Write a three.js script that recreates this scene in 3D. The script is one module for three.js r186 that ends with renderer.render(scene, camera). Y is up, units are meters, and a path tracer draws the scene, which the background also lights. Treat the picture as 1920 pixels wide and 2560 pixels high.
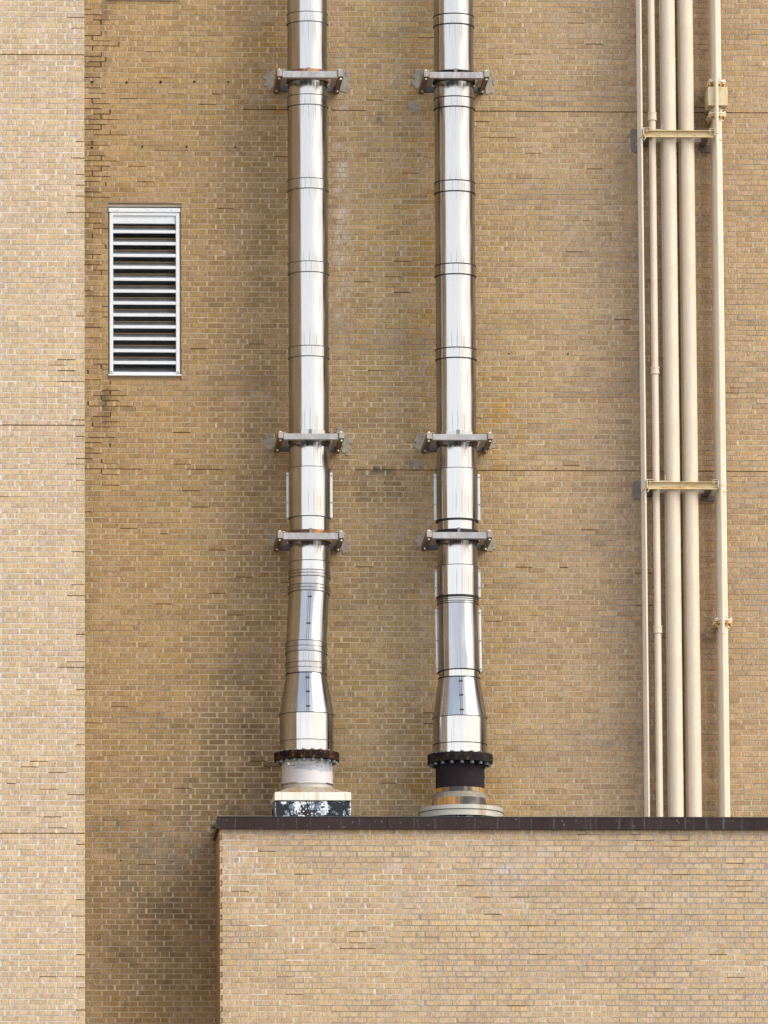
import * as THREE from 'three';
import { mergeGeometries } from 'three/addons/utils/BufferGeometryUtils.js';
import { ImprovedNoise } from 'three/addons/math/ImprovedNoise.js';

// ------------------------------------------------------------------ camera
// A telephoto view from the ground, 115 m away, looking up 9 degrees and a little to the right.
const scene = new THREE.Scene();
const F = 23000, CX = 960, CY = 1280, DIST = 115;          // focal length and picture centre in photo pixels
const TILT = 9.2 * Math.PI / 180, YAW = 0.06, ROLL = 0.006;
const aim = new THREE.Vector3(0, 20, 0);
const fwd = new THREE.Vector3(Math.sin(YAW) * Math.cos(TILT), Math.sin(TILT), -Math.cos(YAW) * Math.cos(TILT));
const r0 = new THREE.Vector3(Math.cos(YAW), 0, Math.sin(YAW));
const u0 = new THREE.Vector3().crossVectors(r0, fwd);
const right = r0.clone().addScaledVector(u0, -ROLL).normalize();
const up = new THREE.Vector3().crossVectors(right, fwd).normalize();
const camera = new THREE.PerspectiveCamera(2 * Math.atan(CY / F) * 180 / Math.PI, 0.75, 1, 2000);
camera.position.copy(aim).addScaledVector(fwd, -DIST);
camera.quaternion.setFromRotationMatrix(new THREE.Matrix4().makeBasis(right, up, fwd.clone().negate()));
camera.updateMatrixWorld();
scene.add(camera);
// the point of the plane z that the photograph shows at (px, py): used to take measurements off the photograph
function P(px, py, z) {
  const d = fwd.clone().multiplyScalar(F).addScaledVector(right, px - CX).addScaledVector(up, CY - py);
  return camera.position.clone().addScaledVector(d, (z - camera.position.z) / d.z);
}
const X = (px, py, z) => P(px, py, z).x, Y = (px, py, z) => P(px, py, z).y;
const PX = 0.005;                                             // metres in one photo pixel on the wall

// ------------------------------------------------------------------ sky, sun, exposure
const SUN_AZ = 60 * Math.PI / 180, SUN_EL = 40 * Math.PI / 180;
const sunDir = new THREE.Vector3(Math.sin(SUN_AZ) * Math.cos(SUN_EL), Math.sin(SUN_EL), Math.cos(SUN_AZ) * Math.cos(SUN_EL));
const noise = new ImprovedNoise();
{
  const w = 512, h = 256, data = new Float32Array(w * h * 4);
  for (let j = 0; j < h; j++) for (let i = 0; i < w; i++) {
    const lat = ((j + 0.5) / h - 0.5) * Math.PI, lon = ((i + 0.5) / w - 0.5) * 2 * Math.PI;
    const d = new THREE.Vector3(Math.cos(lat) * Math.cos(lon), Math.sin(lat), Math.cos(lat) * Math.sin(lon));
    const e = Math.max(d.y, 0), k = Math.exp(-Math.pow(e / 0.23, 2));
    let c = [0.27 + 0.68 * k, 0.325 + 0.625 * k, 0.425 + 0.53 * k];
    const cl = noise.noise(d.x * 2.1 + 5, d.y * 5.0, d.z * 2.1) * 0.6 + noise.noise(d.x * 5 + 2, d.y * 12, d.z * 5) * 0.3;
    c = c.map(v => v * (1 + 0.10 * cl));
    const cosA = Math.max(0, d.dot(sunDir)), glow = 0.20 * Math.pow(cosA, 5) + 0.8 * Math.pow(cosA, 24);
    const daz = Math.acos(Math.min(1, Math.max(-1, (d.x * sunDir.x + d.z * sunDir.z) / (Math.hypot(d.x, d.z) * Math.hypot(sunDir.x, sunDir.z) + 1e-6))));
    const haze = Math.exp(-Math.pow(daz / 0.62, 2)) * Math.exp(-e / 0.28);      // warm haze along the horizon below the sun
    c = [c[0] + glow + 0.10 * haze, c[1] + glow * 0.88 - 0.05 * haze, c[2] + glow * 0.68 - 0.24 * haze];
    if (d.y < 0) c = [0.20, 0.19, 0.17];
    data.set([...c, 1], (j * w + i) * 4);
  }
  const sky = new THREE.DataTexture(data, w, h, THREE.RGBAFormat, THREE.FloatType);
  sky.mapping = THREE.EquirectangularReflectionMapping; sky.magFilter = sky.minFilter = THREE.LinearFilter; sky.needsUpdate = true;
  scene.background = sky; scene.environment = sky;
}
const sun = new THREE.DirectionalLight(new THREE.Color(1.0, 0.96, 0.90), 1.15);
sun.position.copy(aim).addScaledVector(sunDir, 60); sun.target.position.copy(aim);
sun.castShadow = true; sun.shadow.radius = 90; sun.shadow.mapSize.set(2048, 2048);
Object.assign(sun.shadow.camera, { left: -14, right: 14, top: 14, bottom: -14, near: 1, far: 140 });
scene.add(sun, sun.target);
const renderer = new THREE.WebGLRenderer({ antialias: true });
renderer.toneMapping = THREE.LinearToneMapping;
renderer.toneMappingExposure = 3.75;
renderer.shadowMap.enabled = true;

// ------------------------------------------------------------------ helpers
let seed = 20240611;
const rnd = () => { seed = (seed + 0x6D2B79F5) | 0; let t = Math.imul(seed ^ (seed >>> 15), 1 | seed); t = (t + Math.imul(t ^ (t >>> 7), 61 | t)) ^ t; return ((t ^ (t >>> 14)) >>> 0) / 4294967296; };
const rr = (a, b) => a + (b - a) * rnd();
const fbm = (x, y, z = 0) => noise.noise(x, y, z) * 0.6 + noise.noise(x * 2.1 + 9, y * 2.1, z + 3) * 0.3 + noise.noise(x * 4.3, y * 4.3 + 7, z + 8) * 0.15;
const smooth = (a, b, x) => { const t = Math.min(1, Math.max(0, (x - a) / (b - a))); return t * t * (3 - 2 * t); };
const blob = (x, y, cx, cy, rx, ry) => Math.exp(-(((x - cx) / rx) ** 2 + ((y - cy) / ry) ** 2));
const lerp3 = (a, b, t) => [a[0] + (b[0] - a[0]) * t, a[1] + (b[1] - a[1]) * t, a[2] + (b[2] - a[2]) * t];

const used = {};
function numbered(n) { const k = used[n] = (used[n] ?? -1) + 1; return k ? `${n}_${String(k).padStart(3, '0')}` : n; }
function shadows(m) { m.castShadow = m.receiveShadow = true; return m; }
function thing(name, label, category, at = [0, 0, 0], group) {
  const o = new THREE.Group(); o.name = numbered(name); o.position.set(...at);
  o.userData = { label, category }; if (group) o.userData.group = group;
  scene.add(o); return o;
}
// a part in scene coordinates, put under its thing (whose base may stand elsewhere) or under another part
function part(parent, name, geo, mat, label, kind) {
  const m = shadows(new THREE.Mesh(geo, mat)); m.name = name;
  let base = new THREE.Vector3(); for (let o = parent; o && o !== scene; o = o.parent) base.add(o.position);
  m.position.copy(base.negate());
  if (label) m.userData.label = label; if (kind) m.userData.kind = kind;
  parent.add(m); return m;
}
function tex(w, h, fn, srgb = true) {
  const d = new Uint8Array(w * h * 4);
  for (let j = 0; j < h; j++) for (let i = 0; i < w; i++) {
    const c = fn(i / w, j / h, i, j), k = (j * w + i) * 4;
    const a = Array.isArray(c) ? c : [c, c, c];
    for (let q = 0; q < 3; q++) { let v = Math.min(1, Math.max(0, a[q])); if (srgb) v = v <= 0.0031308 ? v * 12.92 : 1.055 * Math.pow(v, 1 / 2.4) - 0.055; d[k + q] = Math.round(v * 255); }
    d[k + 3] = 255;
  }
  const t = new THREE.DataTexture(d, w, h, THREE.RGBAFormat); t.wrapS = t.wrapT = THREE.RepeatWrapping;
  t.magFilter = THREE.LinearFilter; t.minFilter = THREE.LinearMipmapLinearFilter; t.generateMipmaps = true;
  if (srgb) t.colorSpace = THREE.SRGBColorSpace; t.needsUpdate = true; return t;
}
// noise that repeats over the unit square: u in [0,1), n lattice steps
function tileNoise(seedN) {
  const tab = new Float32Array(65536); let s = seedN >>> 0;
  for (let i = 0; i < 65536; i++) { s = (Math.imul(s, 1664525) + 1013904223) >>> 0; tab[i] = s / 4294967296; }
  const at = (i, j, nx, ny) => tab[((((i % nx) + nx) % nx) * 127 + (((j % ny) + ny) % ny) * 8191 + nx * 31 + ny * 17) & 65535];
  return (u, v, nx, ny) => {
    const x = u * nx, y = v * ny, i = Math.floor(x), j = Math.floor(y), a = x - i, b = y - j, sa = a * a * (3 - 2 * a), sb = b * b * (3 - 2 * b);
    return (at(i, j, nx, ny) * (1 - sa) + at(i + 1, j, nx, ny) * sa) * (1 - sb) + (at(i, j + 1, nx, ny) * (1 - sa) + at(i + 1, j + 1, nx, ny) * sa) * sb;
  };
}
const std = (o) => new THREE.MeshStandardMaterial(o);
const lin = (r, g, b) => new THREE.Color().setRGB(r, g, b);

// ------------------------------------------------------------------ materials
const tn1 = tileNoise(11), tn2 = tileNoise(77), tn3 = tileNoise(431);
// combed brick face: upright scratches of uneven depth, 0.45 m to a tile
const combTex = tex(512, 256, (u, v) => {
  const line = tn1(u, v, 170, 6), fine = tn2(u, v, 256, 20), coarse = tn3(u, v, 40, 10), grit = tn2(u, v, 256, 128);
  const mid = tn3(u, v, 52, 4), hue = tn1(u, v, 9, 4) - 0.5, k = 0.80 + 0.46 * (line - 0.5) + 0.18 * (fine - 0.5) + 0.20 * (coarse - 0.5) + 0.26 * (mid - 0.5) + 0.12 * (grit - 0.5) + 0.14 * (tn2(u, v, 7, 3) - 0.5);
  return [k * (1 + 0.04 * hue), k, k * (1 - 0.28 * hue)];
});
const combBump = tex(512, 256, (u, v) => 0.5 + 0.7 * (tn1(u, v, 170, 6) - 0.5) + 0.3 * (tn2(u, v, 256, 20) - 0.5), false);
const brickMat = std({ map: combTex, bumpMap: combBump, bumpScale: 0.0035, roughness: 0.92, vertexColors: true });
const gritTex = tex(256, 256, (u, v) => 0.80 + 0.22 * (tn1(u, v, 128, 128) - 0.5) + 0.22 * (tn2(u, v, 22, 22) - 0.5) + 0.16 * (tn3(u, v, 9, 9) - 0.5));
const mortarMat = std({ map: gritTex, roughness: 0.95, vertexColors: true });
const coreMat = std({ color: lin(0.30, 0.21, 0.12), roughness: 0.95 });
const patchMat = std({ map: gritTex, color: lin(0.33, 0.285, 0.225), roughness: 0.95 });
const patchDarkMat = std({ map: gritTex, color: lin(0.20, 0.172, 0.145), roughness: 0.95 });

// rolled stainless steel with upright dirt streaks; uv in metres
const steelTex = tex(512, 512, (u, v) => {
  const s = tn1(u, v, 90, 2), s2 = tn2(u, v, 220, 3), b = tn3(u, v, 14, 3), g = tn1(u, v, 200, 60);
  const k = 0.90 + 0.12 * (s - 0.5) + 0.08 * (s2 - 0.5) + 0.14 * (b - 0.5) + 0.03 * (g - 0.5) - 0.30 * smooth(0.70, 0.95, s) * smooth(0.35, 0.8, tn2(u, v, 12, 5));
  return [k, k * 0.992, k * 0.98];
});
const steelRough = tex(512, 512, (u, v) => 0.5 + 0.5 * (tn1(u, v, 90, 2) - 0.5) + 0.5 * (tn3(u, v, 14, 3) - 0.5), false);
const steelBump = tex(256, 512, (u, v) => 0.5 + 0.8 * (tn3(u, v, 9, 2) - 0.5) + 0.15 * (tn2(u, v, 40, 3) - 0.5), false);
function steel(col, rough) { return std({ color: lin(...col), map: steelTex, metalness: 1, roughness: rough, roughnessMap: steelRough, bumpMap: steelBump, bumpScale: 0.0012 }); }
const steelMat = steel([0.385, 0.38, 0.372], 0.40);
const steelDull = steel([0.34, 0.335, 0.33], 0.40);
const steelEdge = std({ color: lin(0.055, 0.05, 0.045), roughness: 0.7, metalness: 0.3 });
const sootMat = new THREE.MeshPhysicalMaterial({ specularIntensity: 0.4, color: lin(0.022, 0.02, 0.02), roughness: 0.6, metalness: 0.2, map: gritTex });
const finMat = std({ color: lin(0.56, 0.56, 0.55), roughness: 0.5, metalness: 0.35, map: steelTex });
const rustTex = tex(256, 256, (u, v) => {
  const a = 0.6 * tn1(u, v, 20, 8) + 0.4 * tn2(u, v, 60, 30), b = tn3(u, v, 90, 60);
  const c = lerp3([0.014, 0.010, 0.010], [0.045, 0.024, 0.015], smooth(0.38, 0.70, a)); return lerp3(c, [0.42, 0.14, 0.02], 0.8 * smooth(0.64, 0.80, a * 0.6 + b * 0.4));
});
const rustMat = new THREE.MeshPhysicalMaterial({ map: rustTex, color: lin(0.55, 0.52, 0.5), roughness: 0.9, specularIntensity: 0.3 });
const rustDarkMat = new THREE.MeshPhysicalMaterial({ map: rustTex, color: lin(0.26, 0.28, 0.30), roughness: 0.8, specularIntensity: 0.4 });
const ringTex = tex(128, 64, (u, v) => lerp3([0.075, 0.028, 0.014], [0.36, 0.15, 0.03], smooth(0.4, 0.7, 0.6 * tn1(u, v, 5, 3) + 0.4 * tn2(u, v, 22, 9))));
const rustRingMat = std({ map: ringTex, roughness: 0.7 });
const boltMat = std({ color: lin(0.19, 0.21, 0.20), roughness: 0.5, metalness: 0.4, map: gritTex });
const boltDarkMat = std({ color: lin(0.11, 0.13, 0.145), roughness: 0.5, metalness: 0.4, map: gritTex });
const boltBrassMat = std({ color: lin(0.75, 0.70, 0.55), roughness: 0.35, metalness: 0.6 });
// white painted drum, paint flaked off in patches and rusty specks along a weld
const drumTex = tex(512, 256, (u, v) => {
  const big = 0.65 * tn3(u, v, 9, 3) + 0.35 * tn1(u, v, 40, 12);
  const band = Math.exp(-(((v - 0.66) / 0.16) ** 2));
  const bare = smooth(0.60, 0.63, big * (0.72 + 0.55 * band));
  let c = lerp3([0.45, 0.415, 0.40], [0.27, 0.28, 0.30], bare);
  const speck = smooth(0.72, 0.8, tn2(u, v, 60, 40)) * Math.exp(-(((v - 0.70) / 0.05) ** 2));
  c = lerp3(c, [0.08, 0.06, 0.05], speck);
  const g = 0.94 + 0.12 * (tn2(u, v, 128, 60) - 0.5); return c.map(q => q * g);
});
const drumMat = std({ map: drumTex, roughness: 0.5, metalness: 0.0 });
const purpleMat = new THREE.MeshPhysicalMaterial({ specularIntensity: 0.3, map: gritTex, color: lin(0.020, 0.0145, 0.0165), roughness: 0.95 });
const creamTex = tex(256, 128, (u, v) => { const s = smooth(0.62, 0.9, tn1(u, v, 40, 2)); return lerp3([0.58, 0.56, 0.48], [0.38, 0.31, 0.20], 0.5 * s + 0.25 * smooth(0.55, 0.8, tn2(u, v, 9, 5))); });
const creamMat = std({ map: creamTex, roughness: 0.6 });
// roof flashing: black tar with flaked silver coating
const tarTex = tex(512, 512, (u, v) => {
  const edge = 0.13 * smooth(0.30, 0.02, u) + 0.13 * smooth(0.62, 0.80, u) - 0.05;
  const big = -edge * 0.7 + 0.50 * tn1(u, v, 14, 14) + 0.33 * tn2(u, v, 34, 34) + 0.17 * tn3(u, v, 100, 100), wh = -edge + 0.45 * tn3(u, v, 9, 9) + 0.35 * tn2(u, v, 60, 60) + 0.2 * tn1(u, v, 120, 120);
  let c = [0.014, 0.015, 0.018];
  if (big > 0.55) c = lerp3([0.045, 0.06, 0.085], [0.22, 0.27, 0.32], tn3(u, v, 30, 20));
  if (wh > 0.575 && big > 0.40) c = [0.66, 0.68, 0.70];
  if (tn1(u, v, 90, 60) > 0.86) c = [0.02, 0.022, 0.026];
  return c;
});
const tarMat = new THREE.MeshPhysicalMaterial({ map: tarTex, roughness: 0.6, specularIntensity: 0.4 });
const flareTex = tex(256, 128, (u, v) => lerp3([0.30, 0.26, 0.21], [0.26, 0.13, 0.03], smooth(0.5, 0.8, 0.6 * tn1(u, v, 8, 3) + 0.4 * tn2(u, v, 30, 12))));
const flareMat = std({ map: flareTex, roughness: 0.6, metalness: 0.3 });
const heatTex = tex(256, 128, (u, v) => {
  const a = 0.6 * tn2(u, v, 10, 2) + 0.4 * tn1(u, v, 46, 4); let c = lerp3([0.15, 0.10, 0.04], [0.40, 0.19, 0.03], smooth(0.32, 0.62, a));
  c = lerp3(c, [0.03, 0.022, 0.02], smooth(0.56, 0.76, tn3(u, v, 3, 2))); return lerp3(c, [0.38, 0.33, 0.25], 0.3 * smooth(0.62, 0.8, tn1(u, v, 12, 2)));
});
const heatMat = std({ map: heatTex, roughness: 0.5, metalness: 0.2 });
const discTex = tex(256, 64, (u, v) => lerp3([0.34, 0.325, 0.275], [0.20, 0.12, 0.05], 0.8 * smooth(0.58, 0.85, tn1(u, v, 14, 1) * 0.7 + 0.3 * tn2(u, v, 50, 4))));
const discMat = std({ map: discTex, roughness: 0.5, metalness: 0.25 });
// dark brown coping metal with pale runs and scratches
const copingTex = tex(1024, 128, (u, v) => {
  const runs = smooth(0.80, 0.97, tn1(u, v, 250, 1)) * tn2(u, v, 200, 5), spots = smooth(0.9, 0.97, tn3(u, v, 250, 50));
  const base = lerp3([0.020, 0.011, 0.009], [0.030, 0.019, 0.017], 0.6 * tn2(u, v, 24, 2) + 0.4 * tn1(u, v, 90, 8));
  return lerp3(base, [0.42, 0.42, 0.44], 0.14 * runs + 0.4 * spots * tn1(u, v, 40, 3));
});
copingTex.repeat.set(0.16, 1);
const matt = (o) => new THREE.MeshPhysicalMaterial({ specularIntensity: 0.35, ...o });
const copingMat = matt({ map: copingTex, roughness: 0.7 });
const copingEdge = std({ color: lin(0.02, 0.015, 0.014), roughness: 0.6 });
// cream paint of the pipes
const paintTex = tex(256, 512, (u, v) => { const k = 0.92 + 0.10 * (tn1(u, v, 30, 5) - 0.5) + 0.07 * (tn2(u, v, 90, 60) - 0.5); return [k, k * (0.985 + 0.03 * (tn3(u, v, 8, 4) - 0.5)), k * (0.96 + 0.08 * (tn3(u, v, 8, 4) - 0.5))]; });
const paintMat = std({ map: paintTex, color: lin(0.57, 0.475, 0.355), roughness: 0.7 });
const paintYellowTex = tex(256, 128, (u, v) => lerp3([0.52, 0.41, 0.23], [0.46, 0.27, 0.07], smooth(0.5, 0.8, 0.6 * tn1(u, v, 18, 3) + 0.4 * tn2(u, v, 50, 14))));
const paintYellow = std({ map: paintYellowTex, roughness: 0.55 });
const paintRustTex = tex(256, 128, (u, v) => lerp3([0.52, 0.36, 0.15], [0.26, 0.10, 0.02], smooth(0.48, 0.72, 0.55 * tn1(u, v, 16, 5) + 0.45 * tn2(u, v, 60, 30))));
const paintRust = std({ map: paintRustTex, roughness: 0.7 });
const armTex = tex(128, 256, (u, v) => lerp3([0.105, 0.066, 0.040], [0.20, 0.13, 0.085], tn1(u, v, 20, 40) * 0.5 + tn2(u, v, 6, 10) * 0.5));
const armMat = std({ map: armTex, roughness: 0.6, metalness: 0.25 });
const beamTex = tex(256, 64, (u, v) => { const k = 0.29 + 0.10 * (tn1(u, v, 20, 3) - 0.5) + 0.08 * (tn2(u, v, 90, 24) - 0.5); const r = 0.5 * smooth(0.66, 0.9, tn3(u, v, 16, 3)); return lerp3([k, k * 0.94, k * 0.90], [0.24, 0.15, 0.10], r); });
const beamMat = std({ map: beamTex, roughness: 0.45, metalness: 0.25 });
const capMat = std({ map: beamTex, color: lin(0.95, 0.84, 0.72), roughness: 0.5, metalness: 0.15 });
const darkSteel = std({ color: lin(0.13, 0.13, 0.14), roughness: 0.55, metalness: 0.4, map: gritTex });
const louverTex = tex(128, 128, (u, v) => { const k = 0.62 + 0.06 * (tn1(u, v, 12, 40) - 0.5) + 0.05 * (tn2(u, v, 64, 64) - 0.5); return [k * 0.94, k, k * 1.05]; });
const louverMat = std({ map: louverTex, roughness: 0.4 });
const bladeTex = tex(256, 64, (u, v) => { const k = 0.56 + 0.10 * (tn1(u, v, 30, 2) - 0.5) + 0.10 * (tn2(u, v, 9, 4) - 0.5); return [k * 0.97, k, k * 1.03]; });
const bladeMat = std({ map: bladeTex, roughness: 0.45, metalness: 0.86 });     // dull bare aluminium
const ductMat = std({ map: bladeTex, color: lin(0.7, 0.7, 0.7), roughness: 0.6, metalness: 0.6 });
const bladeLip = std({ color: lin(0.50, 0.34, 0.15), roughness: 0.6 });
const blackMat = std({ color: lin(0.012, 0.012, 0.012), roughness: 0.9 });
const screwMat = std({ color: lin(0.16, 0.15, 0.15), roughness: 0.6 });
const caulkMat = std({ color: lin(0.34, 0.30, 0.25), roughness: 0.9, map: gritTex });
const groundTex = tex(512, 512, (u, v) => { const k = 0.16 + 0.06 * (tn1(u, v, 12, 12) - 0.5) + 0.08 * (tn2(u, v, 200, 200) - 0.5); return [k, k * 0.98, k * 0.93]; });

// ------------------------------------------------------------------ geometry helpers
function box(x0, x1, y0, y1, z0, z1, bevel = 0.004) {      // chamfered box with uv in metres
  const b = Math.min(bevel, (x1 - x0) * 0.3, (y1 - y0) * 0.3, (z1 - z0) * 0.3);
  const g = new THREE.BufferGeometry(), pos = [], uv = [];
  const lo = [x0, y0, z0], hi = [x1, y1, z1];
  const v = (sx, sy, sz, ax) => { const s = [sx, sy, sz], p = []; for (let k = 0; k < 3; k++) { const e = s[k] > 0 ? hi[k] : lo[k]; p.push(k === ax ? e : e - s[k] * b); } return p; };
  const put = (p, ax) => { pos.push(...p); uv.push(...(ax === 0 ? [p[2], p[1]] : ax === 1 ? [p[0], p[2]] : [p[0], p[1]])); };
  const quad = (a, b2, c, d, ax) => { const n = new THREE.Vector3().subVectors(new THREE.Vector3(...b2), new THREE.Vector3(...a)).cross(new THREE.Vector3().subVectors(new THREE.Vector3(...c), new THREE.Vector3(...a)));
    const m = new THREE.Vector3(...a).add(new THREE.Vector3(...c)).multiplyScalar(0.5).sub(new THREE.Vector3((x0 + x1) / 2, (y0 + y1) / 2, (z0 + z1) / 2));
    const l = n.dot(m) >= 0 ? [a, b2, c, a, c, d] : [a, c, b2, a, d, c]; for (const q of l) put(q, ax); };
  for (const s of [-1, 1]) {
    quad(v(s, -1, -1, 0), v(s, 1, -1, 0), v(s, 1, 1, 0), v(s, -1, 1, 0), 0);
    quad(v(-1, s, -1, 1), v(1, s, -1, 1), v(1, s, 1, 1), v(-1, s, 1, 1), 1);
    quad(v(-1, -1, s, 2), v(1, -1, s, 2), v(1, 1, s, 2), v(-1, 1, s, 2), 2);
  }
  if (b > 0) for (const s of [-1, 1]) for (const t of [-1, 1]) {
    quad(v(s, t, -1, 0), v(s, t, 1, 0), v(s, t, 1, 1), v(s, t, -1, 1), 0);
    quad(v(s, -1, t, 0), v(s, 1, t, 0), v(s, 1, t, 2), v(s, -1, t, 2), 0);
    quad(v(-1, s, t, 1), v(1, s, t, 1), v(1, s, t, 2), v(-1, s, t, 2), 1);
    for (const w of [-1, 1]) { const a = v(s, t, w, 0), c = v(s, t, w, 1), d = v(s, t, w, 2);
      const n = new THREE.Vector3().subVectors(new THREE.Vector3(...c), new THREE.Vector3(...a)).cross(new THREE.Vector3().subVectors(new THREE.Vector3(...d), new THREE.Vector3(...a)));
      for (const q of (n.x * s + n.y * t + n.z * w >= 0 ? [a, c, d] : [a, d, c])) put(q, 2); }
  }
  g.setAttribute('position', new THREE.Float32BufferAttribute(pos, 3)); g.setAttribute('uv', new THREE.Float32BufferAttribute(uv, 2)); g.computeVertexNormals(); return g;
}
// a round surface through rings [x, y, z, r]; every band between two rings is smooth round the axis and hard-edged at the rings
function round(rings, seg = 72, tiltX = 0, tiltZ = 0) {
  const pos = [], nor = [], uv = [], idx = [];
  const ax = new THREE.Vector3(tiltX, 1, tiltZ).normalize(), e1 = new THREE.Vector3(1, 0, 0).addScaledVector(ax, -ax.x).normalize(), e2 = new THREE.Vector3().crossVectors(e1, ax);
  for (let k = 0; k + 1 < rings.length; k++) {
    const A = rings[k], B = rings[k + 1], base = pos.length / 3;
    const h = Math.hypot(B[0] - A[0], B[1] - A[1], B[2] - A[2]) * Math.sign((B[0] - A[0]) * ax.x + (B[1] - A[1]) * ax.y + (B[2] - A[2]) * ax.z || 1), dr = B[3] - A[3], L = Math.hypot(h, dr) || 1;
    for (let i = 0; i <= seg; i++) {
      const a = (i / seg) * 2 * Math.PI - Math.PI / 2, c = Math.cos(a), s = Math.sin(a);
      for (const R of [A, B]) {
        const d = new THREE.Vector3().addScaledVector(e1, c).addScaledVector(e2, s);
        pos.push(R[0] + d.x * R[3], R[1] + d.y * R[3], R[2] + d.z * R[3]);
        const n = d.clone().multiplyScalar(h / L).addScaledVector(ax, -dr / L); nor.push(n.x, n.y, n.z);
        uv.push((i / seg) * 2 * Math.PI * Math.max(A[3], B[3]), R[1] + (dr && Math.abs(h) < 1e-4 ? R[3] : 0));
      }
    }
    for (let i = 0; i < seg; i++) { const p = base + i * 2; idx.push(p, p + 1, p + 2, p + 1, p + 3, p + 2); }
  }
  const g = new THREE.BufferGeometry();
  g.setAttribute('position', new THREE.Float32BufferAttribute(pos, 3)); g.setAttribute('normal', new THREE.Float32BufferAttribute(nor, 3)); g.setAttribute('uv', new THREE.Float32BufferAttribute(uv, 2)); g.setIndex(idx);
  return g;
}
// a hollow band of radius r and thickness t between y0 and y1 round an upright axis
const band = (x, z, y0, y1, r, t, seg = 72) => round([[x, y0, z, r - t], [x, y0, z, r], [x, y1, z, r], [x, y1, z, r - t]], seg);
const solid = (x, z, y0, y1, r, seg = 48) => round([[x, y0, z, 0], [x, y0, z, r], [x, y1, z, r], [x, y1, z, 0]], seg);
function hexBolt(x, y0, y1, z, r) { const g = new THREE.CylinderGeometry(r, r, y1 - y0, 6).toNonIndexed(); g.computeVertexNormals(); g.rotateY(rnd() * 3); g.translate(x, (y0 + y1) / 2, z); return g; }
function boltZ(x, y, z, r, len) { const g = new THREE.CylinderGeometry(r, r, len, 6).toNonIndexed(); g.computeVertexNormals(); g.rotateX(Math.PI / 2); g.translate(x, y, z + len / 2); return g; }
function wire(pts, r, seg = 40) { return new THREE.TubeGeometry(new THREE.CatmullRomCurve3(pts.map(p => new THREE.Vector3(...p))), seg, r, 6); }
// an uneven flat lump of mortar lying on the wall
function lump(cx, cy, w, h, z, depth, s) {
  const sh = new THREE.Shape(), n = 26;
  for (let i = 0; i < n; i++) {
    const a = i / n * 2 * Math.PI, c = Math.cos(a), q = Math.sin(a), sq = 1 / Math.pow(Math.pow(Math.abs(c), 3.2) + Math.pow(Math.abs(q), 3.2), 1 / 3.2);
    const k = sq * (1 + 0.20 * noise.noise(c * 1.7 + s, q * 1.7, s * 1.3) + 0.10 * noise.noise(c * 5 + s, q * 5, s));
    const p = [cx + c * k * w / 2, cy + q * k * h / 2]; i ? sh.lineTo(...p) : sh.moveTo(...p);
  }
  const g = new THREE.ExtrudeGeometry(sh, { depth, bevelEnabled: true, bevelSize: 0.004, bevelThickness: 0.004, bevelSegments: 1, curveSegments: 4 }); g.translate(0, 0, z); return g;
}

// ------------------------------------------------------------------ brickwork
const shadeMix = (a, b) => { const k = rr(a, b); return v => v * k * rr(0.975, 1.025); };
// chart of the wall: measurements from the photograph on a flat grid of 5 mm
const chartX = x => CX + x / PX, chartY = y => CY - (y - 20) / 0.005066;
const MODULE = 0.222, CH = 0.003, DEEP = 0.026;
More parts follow.
